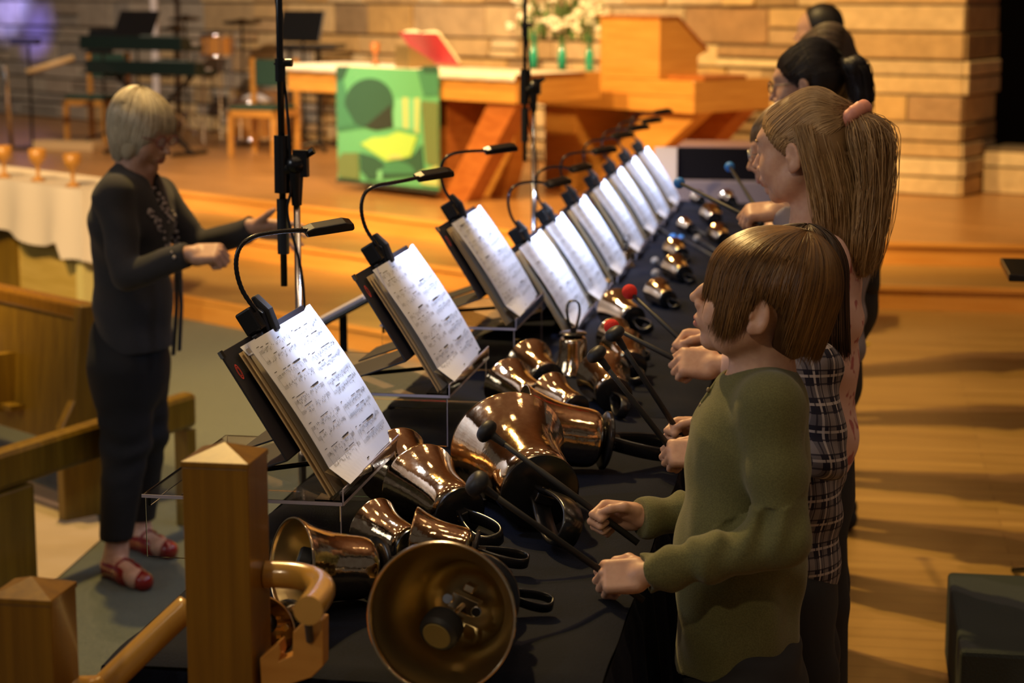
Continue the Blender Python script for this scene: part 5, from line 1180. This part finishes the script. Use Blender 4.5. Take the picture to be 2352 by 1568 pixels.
names_ = [('dark', [(783, 150), (815, 150), (800, 180), (783, 185)]), ('mid', [(783, 185), (800, 178), (812, 230), (845, 290), (783, 296)]), ('mid', [(975, 166), (1022, 166), (1022, 225), (990, 225)]), ('dark', [(985, 160), (1022, 162), (1022, 178), (990, 176)]),
 ('dark', circ(862, 235, 58, 55)), ('black', [(852, 288), (915, 240), (918, 290), (880, 296)]), ('mint', [(925, 228), (985, 230), (980, 300), (922, 292)]), ('pale', [(942, 226), (955, 227), (955, 294), (944, 293)]), ('pale', [(970, 228), (981, 228), (979, 305), (970, 303)]),
 ('olive', [(985, 235), (1022, 240), (1022, 380), (995, 370)]), ('mid', [(790, 260), (805, 240), (830, 282), (790, 290)]), ('lime', [(843, 325), (870, 312), (905, 310), (930, 300), (975, 312), (960, 355), (905, 365), (880, 350)]), ('dark', [(840, 345), (875, 355), (900, 372), (960, 360), (985, 330), (990, 395), (860, 405), (842, 385)]),
 ('olive', [(785, 360), (800, 345), (835, 345), (838, 405), (790, 400)]), ('mid', circ(930, 392, 40, 26, 0, 180)), ('pale', circ(925, 360, 18, 10, 0, 180)), ('mint', [(884, 385), (894, 385), (894, 408), (884, 408)]), ('pale', [(980, 390), (1022, 375), (1022, 420), (985, 415)]), ('black', [(783, 403), (1022, 428), (1022, 436), (783, 411)])]
for i, (k, pts) in enumerate(names_): bpoly(k, pts, .0008*(i+1)).build('applique', gm[k], BAN)
# things on the altar
def top(u, v, z=1.215): return WZ(u, v, z)
p = AL+EX*1.30+EY*.34+V3((0, 0, .94)); t = ent('open_book', p, 'large open book with red covers on a low stand on the altar', 'book', -.6435-.15+PI); t.scale = (.82,)*3
LBM = mat('gilded page block', (.85, .72, .5), .6); REDC = mat('red book cover', (.45, .02, .04), .5)
Mt = Matrix.Translation((0, -.12, .04)) @ Matrix.Rotation(math.radians(50), 4, 'X')
for s_ in (-1, 1):
    b = MB(); vs = [(s_*.30*q, -.2*0+0, .03*math.sin(q*PI*.9)+.02) for q in np.linspace(0, 1, 9)]
    b.add([(x, 0, z) for x, y, z in vs]+[(x, .34, z) for x, y, z in vs]+[(x, 0, -.004) for x, y, z in vs]+[(x, .34, -.004) for x, y, z in vs], [(i, i+1, 10+i, 9+i) for i in range(8)]+[(18+i, 18+i+1, i+1, i) for i in range(8)]+[(9+i, 10+i, 28+i, 27+i) for i in range(8)]+[(8, 26, 35, 17)], 0, Mt); b.build('pages', LBM, t, smooth=False)
    MB().box((0 if s_ > 0 else -.32, -.01, -.016), (.32 if s_ > 0 else 0, .36, -.006), 0, Mt).build('cover', REDC, t, bevel=.003)
MB().prism([(0, 0), (.30, 0), (.29, .20), (.02, .05)], 'x', -.12, .12).build('book_stand', mat('brass stand', (.35, .24, .10), .4, .7), t, bevel=.004)
p = AL+EX*.72+EY*.30+V3((0, 0, .94)); t = ent('wooden_cup', p, 'small wooden cup standing at the left of the altar runner', 'cup')
b = MB().lathe([(.001, 0), (.035, 0), (.03, .012), (.010, .03), (.010, .08), (.034, .11), (.036, .17), (.03, .17), (.028, .12), (.001, .10)], 20); b.build('bowl', W_DRK, t, smooth=True)
# vases and flowers on the lectern table, left of the reading box
def tfor(u, p, d_): n_ = np.cross(ray(u, 0), ray(u, 900)); return -((p-CAM)@n_)/(d_@n_)   # distance along d_ from p whose pixel column is u
LE = WZ(1238, 171, 1.15); LE[2] = .28; cr = LE
o = MB().box((-.01, .22, .8705), (tfor(1368, LE+EY*.22, EX), .70, .879)).build('white_cloth', CLW, bevel=.002); o.location = LE; o.rotation_euler = (0, 0, -.6435); tag(o, 'white cloth under the green vases, left of the reading box', 'cloth')
VG = mat('green glass', (.02, .28, .17), .08, spec=.8); FW = mat('cream petals', (.85, .78, .58), .7); STM = mat('leaf green', (.10, .16, .04), .7)
r = random.Random(3)
def tfor_(u): c_ = cr+EY*.48; n_ = np.cross(ray(u, 0), ray(u, 900)); return -((c_-CAM)@n_)/(EX@n_)
for k, x in enumerate((tfor_(1226), tfor_(1290), tfor_(1352))):
    t = ent('flower_vase', cr+EX*x+EY*.48+V3((0, 0, .880)), ['slim green glass vase of cream flowers behind the microphone stand', 'slim green glass vase of cream flowers, middle of the three', 'slim green glass vase of cream flowers beside the lectern box'][k], 'vase', group='green vases of flowers')
    MB().lathe([(.001, 0), (.034, 0), (.034, .12), (.028, .16), (.013, .20), (.013, .28), (.017, .285), (.010, .28), (.001, .2)], 20).build('vase', VG, t, smooth=True)
    st = MB(); fl_ = MB(); lf = MB()
    for q in range(16):
        a = r.uniform(0, 2*PI); h_ = r.uniform(.30, .66); rd = r.uniform(.03, .26); e = (rd*math.cos(a), rd*math.sin(a)*.6, h_)
        st.tube([(0, 0, .15), (e[0]*.4, e[1]*.4, h_*.7), e], .003, 5)
        for w_ in range(5): fl_.ball((e[0]+r.uniform(-.03, .03), e[1]+r.uniform(-.03, .03), e[2]+r.uniform(-.03, .03)), (r.uniform(.014, .03), r.uniform(.014, .03), r.uniform(.010, .02)), 0, 7, 5)
        lf.ball((e[0]*.7, e[1]*.7, h_*.8), (.03, .008, .05), 0, 6, 4, Matrix.Rotation(a, 4, 'Z'))
    st.build('stems', STM, t); fl_.build('blossoms', FW, t, smooth=True); lf.build('leaves', STM, t, smooth=True)
# lectern unit
L2 = tfor(1590, LE, EX); D2 = tfor(1765, LE+EX*L2, EY)
t = ent('lectern_table', LE, 'wooden lectern table right of the altar, carrying a tall reading box', 'lectern')
MB().box((0, 0, .64), (L2, D2, .87)).build('top_beam', W_OR, t, bevel=.006)
MB().box((0, -.003, .755), (L2, .0, .76)).build('groove', W_DRK, t)
MB().box((.0, .06, 0), (.34, D2-.1, .64)).build('pedestal', W_OR, t, bevel=.005)
MB().prism([(.36, 0), (.70, 0), (L2-.02, .64), (L2-.55, .64)], 'y', .10, .24).build('brace', W_OR, t, bevel=.005)
MB().prism([(.60, 0), (.85, 0), (L2-.03, .64), (.40, .64)], 'y', D2-.3, D2-.12).build('brace', W_DRK, t, bevel=.005)
x0 = tfor(1375, LE, EX); x1 = tfor(1510, LE, EX); dd = tfor(1618, LE+EX*x1, EY)
b = MB(); b.prism([(0, .872), (dd*.82, .872), (dd*.82, 1.03), (dd, 1.06), (dd*.38, 1.30), (0.02, 1.31), (0, 1.30)], 'x', x0, x1); b.build('reading_box', W_OR, t, bevel=.006)
b = MB(); b.prism([(-.012, 1.306), (dd*.38, 1.306), (dd*1.02, 1.062), (dd*1.02, 1.078), (dd*.38, 1.325), (-.012, 1.325)], 'x', x0-.012, x1+.012); b.build('box_lid', W_DRK, t, bevel=.004)
MB().box((x1-.02, dd*.2, .872), (x1+.34, dd*1.1, .90)).build('side_shelf', W_DRK, t, bevel=.003)
# ------------------------------------------------------------------ band corner at the left
GRN = mat('green chair fabric', (.02, .06, .045), .9); KEYB = mat('keyboard case', (.006, .014, .012), .3); WHT = mat('white paint', (.62, .58, .62), .6)
def chair(u, v, ang, label):
    p = WZ(u, v, .28); t = thing('chair', tuple(p), ang, label, 'chair', 'wooden chairs with green upholstery')
    for x in (0, .46): MB().box((x, 0, 0), (x+.045, .045, .42)).build('leg', W_OR, t, bevel=.004); MB().box((x, .42, 0), (x+.045, .465, .88)).build('leg', W_OR, t, bevel=.004)
    MB().box((0, 0, .36), (.505, .47, .42)).build('seat_frame', W_OR, t, bevel=.004); MB().box((.02, .0, .421), (.485, .42, .46)).build('seat', GRN, t, bevel=.012); MB().box((.045, .425, .62), (.46, .455, .87)).build('backrest', GRN, t, bevel=.012); return t
chair(148, 325, -.25, 'wooden chair with green seat at the far left, behind the keyboards')
chair(524, 358, -.25, 'wooden chair with green back right of the keyboards')
p = WZ(300, 350, .28); t = thing('keyboard_stand', tuple(p), -.35, 'two-tier black keyboard stand with crossed legs by the stone wall', 'keyboard stand')
for a, c in (((-.15, 0, 0), (.75, 0, .72)), ((.75, 0, 0), (-.15, 0, .72))): MB().tube([a, c], .024, 8).build('cross_leg', BLKP, t)
for x in (-.1, .7): MB().tube([(x, -.25, .02), (x, .25, .02)], .02, 8).build('foot', BLKP, t); MB().tube([(x, .05, .70), (x, .12, .93)], .018, 8).build('upright', BLKP, t)
def keyboard(p, L_, label, rz=-.35+PI):
    p = p+V3((L_*.94, -.43*L_*0+.0, 0))+V3((0, -.34*L_+.33, 0))
    t = thing('keyboard', tuple(p), rz, label, 'keyboard', 'electric keyboards on the stand')
    MB().prism([(0, 0), (.32, 0), (.32, .13), (.20, .12), (.16, .05), (0, .045)], 'x', 0, L_).build('case', KEYB, t, bevel=.008)
    MB().box((.06, .012, .046), (L_-.06, .15, .062)).build('keys', WHT, t); q = MB()
    for i in range(int(L_/.028)-3): q.box((.075+i*.028, .06, .063), (.088+i*.028, .15, .072))
    q.build('black_keys', BLKP, t); MB().box((.1, .22, .125), (.5, .30, .14)).build('control_panel', mat('grey panel', (.12, .14, .13), .4), t); return t
keyboard(p+V3((-.32, .0, .73)), 1.30, 'lower electric keyboard, dark green-black, on the two-tier stand')
keyboard(p+V3((-.42, .12, .95)), 1.22, 'upper electric keyboard, dark green-black, on the two-tier stand')
def music_stand(u, v, w_, h_, zc, Y, tilt, label, rz=-.4, grp='black music stands'):
    p = WY(u, v, Y); t = thing('music_stand', (p[0], p[1], zc), rz, label, 'music stand', grp); H = p[2]-zc
    M = Matrix.Translation((0, 0, H)) @ Matrix.Rotation(tilt, 4, 'X')
    MB().box((-w_/2, -.006, -h_/2), (w_/2, .006, h_/2), 0, M).build('desk', BLKP, t, bevel=.004); MB().box((-w_/2, -.05, -h_/2-.006), (w_/2, .0, -h_/2+.004), 0, M).build('ledge', BLKP, t)
    MB().tube([(0, .02, .1), (0, .02, H)], .012, 8).build('pole', BLKP, t)
    for a in range(3): q = a*2*PI/3; MB().tube([(0, .02, .12), (.28*math.cos(q), .28*math.sin(q), .012)], .011, 8).build('leg', BLKP, t)
    return t
music_stand(310, 62, .50, .34, .28, 18.3, -.5, 'black music stand standing up behind the keyboards, left half of the picture')
music_stand(232, 95, .34, .24, .28, 18.8, -.2, 'low dark music stand left of the taller one behind the keyboards')
music_stand(692, 60, .50, .30, .28, 18.6, -.3, 'black music stand above the left end of the altar')
p = WZ(735, 345, .28); t = thing('round_table_stand', tuple(p), 0, 'black stand with crossed feet seen under the left end of the altar', 'stand')
MB().tube([(0, 0, .05), (0, 0, .95)], .025, 10).build('pole', BLKP, t); MB().tube([(-.28, 0, .05), (-.28, 0, .95)], .018, 8).build('pole', BLKP, t); MB().box((-.35, -.2, .95), (.22, .2, 1.0)).build('top_plate', BLKP, t, bevel=.01)
for a in range(4): q = a*PI/2+.4; MB().tube([(0, 0, .08), (.32*math.cos(q), .32*math.sin(q), .015)], .018, 8).build('foot', BLKP, t)
# drum kit
BRC = mat('brass cymbal', (.8, .55, .2), .15, 1.); CHR2 = mat('drum chrome', (.8, .78, .8), .12, 1.); SHL = mat('amber drum shell', (.55, .26, .07), .2, .3)
def drum(u, v, Y, rad, h_, label, ax='z'):
    p = WY(u, v, Y); t = thing('drum', (p[0], p[1], p[2]), -.3, label, 'drum', 'drums of the kit'); M = Matrix.Rotation(PI/2, 4, 'X') if ax == 'y' else Matrix.Identity(4)
    MB().lathe([(rad, 0), (rad, h_)], 28, 0, M).build('shell', SHL, t, smooth=True); MB().lathe([(.001, h_+.003), (rad*.98, h_+.003)], 28, 0, M).build('drum_head', WHT, t); MB().lathe([(.001, -.003), (rad*.98, -.003)], 28, 0, M).build('drum_head', WHT, t)
    for z in (0, h_): MB().lathe([(rad*1.0, z-.018), (rad*1.04, z-.018), (rad*1.04, z+.018), (rad*1.0, z+.018)], 28, 0, M).build('hoop', CHR2, t, smooth=True)
    for a in range(8): c, s_ = math.cos(a*PI/4), math.sin(a*PI/4); MB().tube([M @ Vector((rad*1.05*c, rad*1.05*s_, 0)), M @ Vector((rad*1.05*c, rad*1.05*s_, h_))], .008, 6).build('tension_rod', CHR2, t)
    if ax == 'z':
        for a in range(3): q_ = a*2*PI/3; MB().tube([(rad*math.cos(q_), rad*math.sin(q_), .02), (rad*1.1*math.cos(q_), rad*1.1*math.sin(q_), -(p[2]-.285))], .009, 6).build('leg', CHR2, t)
    return t
drum(500, 128, 19.2, .16, .20, 'shiny amber tom drum above the keyboards')
drum(582, 318, 19.0, .20, .36, 'amber floor drum by the right chair, partly hidden by the microphone stand')
drum(640, 270, 19.6, .27, .40, 'big bass drum on its side behind the black microphone stand', 'y')
def cymbal(u, v, Y, rad, label):
    p = WY(u, v, Y); t = thing('cymbal', (p[0], p[1], .28), .2, label, 'cymbal', 'cymbals on stands'); H = p[2]-.28; M = Matrix.Translation((0, 0, H)) @ Matrix.Rotation(.12, 4, 'X')
    MB().lathe([(.001, .025), (.03, .022), (.045, .008), (rad, -.012), (rad, -.016), (.001, 0)], 32, 0, M).build('cymbal_plate', mat('dark cymbal', (.10, .07, .04), .35, 1.), t, smooth=True); MB().tube([(0, 0, .1), (0, 0, H)], .012, 8).build('pole', BLKP, t)
    for a in range(3): q = a*2*PI/3+.3; MB().tube([(0, 0, .3), (.25*math.cos(q), .25*math.sin(q), .01)], .01, 6).build('leg', CHR2, t)
cymbal(555, 48, 19.4, .20, 'dark flat cymbal left of the black microphone stand')
cymbal(425, 40, 19.6, .17, 'small dark cymbal above the keyboards')
cymbal(400, 62, 19.0, .13, 'lowest dark cymbal near the tall black music stand')
t = thing('boom_stand', tuple(WY(75, 330, 18.2)*V3((1, 1, 0))+V3((0, 0, .28))), 0, 'microphone boom stand with a pale wooden arm at the far left', 'boom stand'); P0 = WY(75, 330, 18.2)
MB().tube([(0, 0, .02), (0, 0, .98)], .014, 8).build('pole', BLKP, t); q0 = V3(t.location); MB().tube([tuple(WY(62, 165, 18.2)-q0), tuple(WY(170, 132, 18.3)-q0)], .030, 10).build('arm', mat('pale wood', (.62, .42, .20), .5), t, smooth=True); MB().tube([(-.2, 0, .01), (.2, 0, .01)], .012, 6).build('foot', BLKP, t); MB().box((-.16, -.06, .99), (.10, .06, 1.05)).build('tray', mat('blue plastic', (.03, .03, .12), .4), t)
t = thing('chrome_stand', tuple(WZ(28, 345, .28)), 0, 'bright leaning chrome pole at the left edge of the picture', 'stand'); q0 = V3(t.location); MB().tube([(0, 0, 0), tuple(WY(10, 150, 17.6)-q0)], .022, 10).build('pole', CHROME, t, smooth=True); MB().tube([(-.18, .0, .01), (.25, -.1, .01)], .014, 6).build('foot', CHROME, t)
p = WZ(75, 345, .28); o = MB().box((0, 0, 0), (.66, .22, .09)).build('wooden_block', mat('pale wood', (.62, .42, .20), .5), bevel=.01); o.location = p; o.rotation_euler = (0, 0, -.2); tag(o, 'long pale wooden block on the platform floor below the left chair', 'block')
def pillar(u, w_, Y, label, lo=.28): p = WY(u, 60, Y); o = MB().box((-w_/2, -w_/2, lo), (w_/2, w_/2, 4.6)).build('pillar', WHT, bevel=.01); o.location = (p[0], p[1], 0); tag(o, label, 'pillar', 'slim white pillars')
pillar(642, .17, 20.6, 'wider white pillar behind the black music stand, left of the altar'); pillar(356, .07, 20.0, 'narrow white pillar above the keyboards')
# ------------------------------------------------------------------ communion table with white cloth, goblets
ct = WZ(188, 436, .70); ct[2] = -.14; t = ent('communion_table', ct, 'golden table with a long white cloth at the left, behind the conductor', 'table')
GOLD = mat('golden wood', (.50, .34, .07), .4, noise=((3, 3, 30), 4, (.62, .44, .12), .3, .7))
MB().box((-2.6, 0, .80), (0, .45, .838)).build('tabletop', GOLD, t); MB().box((-2.5, .06, .12), (-.14, .40, .74)).build('body_panel', GOLD, t, bevel=.01); MB().box((-2.55, .02, 0), (-.10, .43, .12)).build('plinth', W_PEW, t)
for x in (-1.1, -2.1): MB().box((x, .045, .14), (x+.28, .06, .55)).build('inset_panel', W_PEW, t)
MB().box((-.11, .01, .0), (-.04, .08, .80)).build('corner_post', mat('pale gilt', (.70, .60, .24), .4), t)
b = MB(); vs = []; n = 90
per = [(-2.62+2.64*i/60, -.015, 0, -1) for i in range(61)]+[(.02, -.015+.47*i/20, 1, 0) for i in range(1, 21)]
for k, z in enumerate((.842, .80, .66, .52)):
    for i, (x, y, a, c) in enumerate(per):
        w_ = .007*k*math.sin(i*(.7 if c else 1.5)+k*.3); dz = .03*math.sin(i*.35)*(k == 3)-(.10 if (k == 3 and 55 < i < 66) else 0); vs.append((x+a*(.004+w_+.008*k), y+c*(.004+w_+.008*k), z+dz))
m_ = len(per); b.add(vs, [(k*m_+i, (k+1)*m_+i, (k+1)*m_+i+1, k*m_+i+1) for k in range(3) for i in range(m_-1)]); b.add([(-2.62, -.018, .842), (.022, -.018, .842), (.022, .46, .842), (-2.62, .46, .842)], [(0, 1, 2, 3)])
o = b.build('white_tablecloth', mat('white tablecloth', (.78, .68, .60), .85), None, smooth=False, auto=50); o.location = ct; o.rotation_euler = (0, 0, -.6435); tag(o, 'white tablecloth hanging over the communion table at the left', 'tablecloth')
for (u, v, lab) in ((168, 428, 'wooden goblet nearest the conductor on the white cloth'), (88, 415, 'middle wooden goblet on the white cloth'), (10, 407, 'wooden goblet at the left edge of the picture')):
    p = WZ(u, v, .704); t = thing('goblet', tuple(p), 0, lab, 'goblet', 'wooden goblets on the white cloth'); MB().lathe([(.001, 0), (.042, .0), (.038, .012), (.012, .025), (.011, .085), (.040, .110), (.050, .135), (.052, .185), (.046, .185), (.043, .14), (.001, .12)], 24).build('cup', W_OR, t, smooth=True)
# ------------------------------------------------------------------ pews
PE = V3((-2.72, 6.93, -.14))
t = ent('pew', PE, 'golden oak pew with a tall end panel behind the conductor', 'pew')
MB().prism([(-.16, 0), (.22, 0), (.25, .10), (.22, .42), (.13, .52), (.05, .80), (-.06, .80), (-.10, .45), (-.16, .35)], 'x', -.05, 0).build('end_panel', W_PEW, t, bevel=.008)
MB().prism([(-.075, .26), (-.050, .26), (-.010, .74), (-.035, .74)], 'x', -2.2, -.05).build('back_panel', W_PEW, t, bevel=.004); MB().box((-2.2, -.05, .74), (-.02, .03, .80)).build('top_rail', W_NEW, t, bevel=.012)
MB().box((-2.2, .0, .30), (-.05, .38, .34)).build('seat', W_PEW, t, bevel=.01); MB().box((-2.2, -.13, .35), (-.42, -.05, .37)).build('book_rack', W_PEW, t); MB().box((-.55, -.15, .34), (-.50, -.05, .56)).build('rack_end', W_PEW, t); MB().box((-2.2, -.14, .38), (-.50, -.13, .44)).build('rack_rail', W_PEW, t)
pb_ = PE-EX*.72+EY*-.125+V3((0, 0, .372)); t = ent('hymnal', pb_, 'dark red hymnal with white pages in the pew rack', 'book')
MB().box((-.16, -.005, 0), (.0, .0, .23)).build('cover', mat('dark red cloth', (.07, .004, .006), .6), t); MB().box((-.155, .0, .003), (-.003, .038, .225)).build('pages', mat('book pages', (.62, .52, .5), .8), t); MB().box((-.16, .038, 0), (.0, .043, .23)).build('cover', mat('dark red cloth'), t)
a_, c_ = WZ(0, 1070, .30), WZ(436, 932, .30); t = thing('pew', (a_[0], a_[1], -.14), label='nearer pew, its long rounded side rail running behind the conductor', cat='pew')
dv = c_-a_; q = V3(t.location); M = Matrix.Translation(Vector(tuple(a_-q))) @ Matrix.Rotation(math.atan2(dv[1], dv[0]), 4, 'Z'); Ld = math.hypot(dv[0], dv[1])
MB().box((-.5, -.035, -.075), (Ld, .035, .055), 0, M).build('side_rail', W_PEW, t, bevel=.02)
p1_, p2_ = WZ(-40, 1330, -.14), WZ(62, 1340, -.14); MB().box((-.10, -.03, -.44), (.13, .03, -.08), 0, M).build('end_panel', W_PEW, t, bevel=.01)
MB().box((Ld-.06, -.03, -.44), (Ld-.01, .03, -.08), 0, M).build('leg', W_PEW, t)
# conductor's stand
p = WY(788, 716, 5.75); t = thing('music_stand', (p[0], p[1], -.14), .0, 'music stand of the conductor with white scores, seen edge-on behind the nearest board', 'music stand', 'black music stands'); H = p[2]+.14
M = Matrix.Translation((0, 0, H)) @ Matrix.Rotation(-.50, 4, 'Y'); MB().box((-.15, -.17, -.008), (.15, .17, .004), 0, M).build('desk', BLKP, t, bevel=.004); MB().tube([(0, 0, .1), (0, 0, H-.01)], .012, 10).build('pole', BLKP, t)
for a in range(3): q = a*2*PI/3; MB().tube([(0, 0, .12), (.26*math.cos(q), .26*math.sin(q), .012)], .011, 8).build('leg', BLKP, t)
o = MB().box((-.13, -.15, .006), (.12, .15, .016), 0, M).build('sheet_music', mat('greyish paper', (.50, .46, .52), .8)); o.location = t.location; o.rotation_euler = t.rotation_euler; tag(o, 'white scores lying on the desk of the conductor\'s stand', 'sheet music')
# far end of the ringers' row
p = WY(1556, 402, 10.35); t = thing('equipment_case', (p[0], p[1], 0), -.02, 'long black equipment case on a grey stand beyond the last score', 'case')
MB().box((0, 0, p[2]-.02), (.62, .35, p[2]+.145)).build('case_body', mat('case black', (.002, .002, .006), .6, spec=.08), t, bevel=.006); MB().box((-.02, -.04, 0), (.66, .40, p[2]-.022)).build('grey_base', mat('lilac grey drape', (.12, .11, .17), .8), t, bevel=.01); MB().box((0, .0, p[2]+.146), (.62, .35, p[2]+.156)).build('lid_edge', mat('mauve edge', (.30, .18, .2), .6), t); MB().box((-.115, -.04, p[2]-.08), (.0, .0, p[2]+.145)).build('light_panel', mat('pale panel', (.42, .40, .48), .7), t)
# right side
o = MB().box((.30, 4.72, .001), (1.5, 5.40, .24)).build('carpeted_step', mat('teal carpet', (.030, .040, .042), .97, bump=(220, .6, .006)), bevel=.012); tag(o, 'teal grey carpeted step block at the bottom right corner', 'step')
p = WY(2400, 622, 6.0); t = thing('music_stand', (p[0], p[1], 0), 0, 'black flat desk tip of a music stand poking in at the right edge', 'music stand', 'black music stands'); MB().box((-.115, -.16, p[2]-.012), (.3, .2, p[2]+.010)).build('desk', BLKP, t, bevel=.004); MB().tube([(.1, 0, .05), (.1, 0, p[2])], .012, 8).build('pole', BLKP, t)
for a in range(3): q = a*2*PI/3; MB().tube([(.1, 0, .1), (.1+.26*math.cos(q), .26*math.sin(q), .012)], .011, 8).build('leg', BLKP, t)
p = WZ(1990, 790, .003); o = MB().lathe([(.001, 0), (.018, 0), (.018, .004), (.001, .004)], 16).build('floor_marker', mat('yellow tape', (.75, .6, .02), .6)); o.location = p; tag(o, 'tiny yellow spot of tape on the oak floor', 'marker')
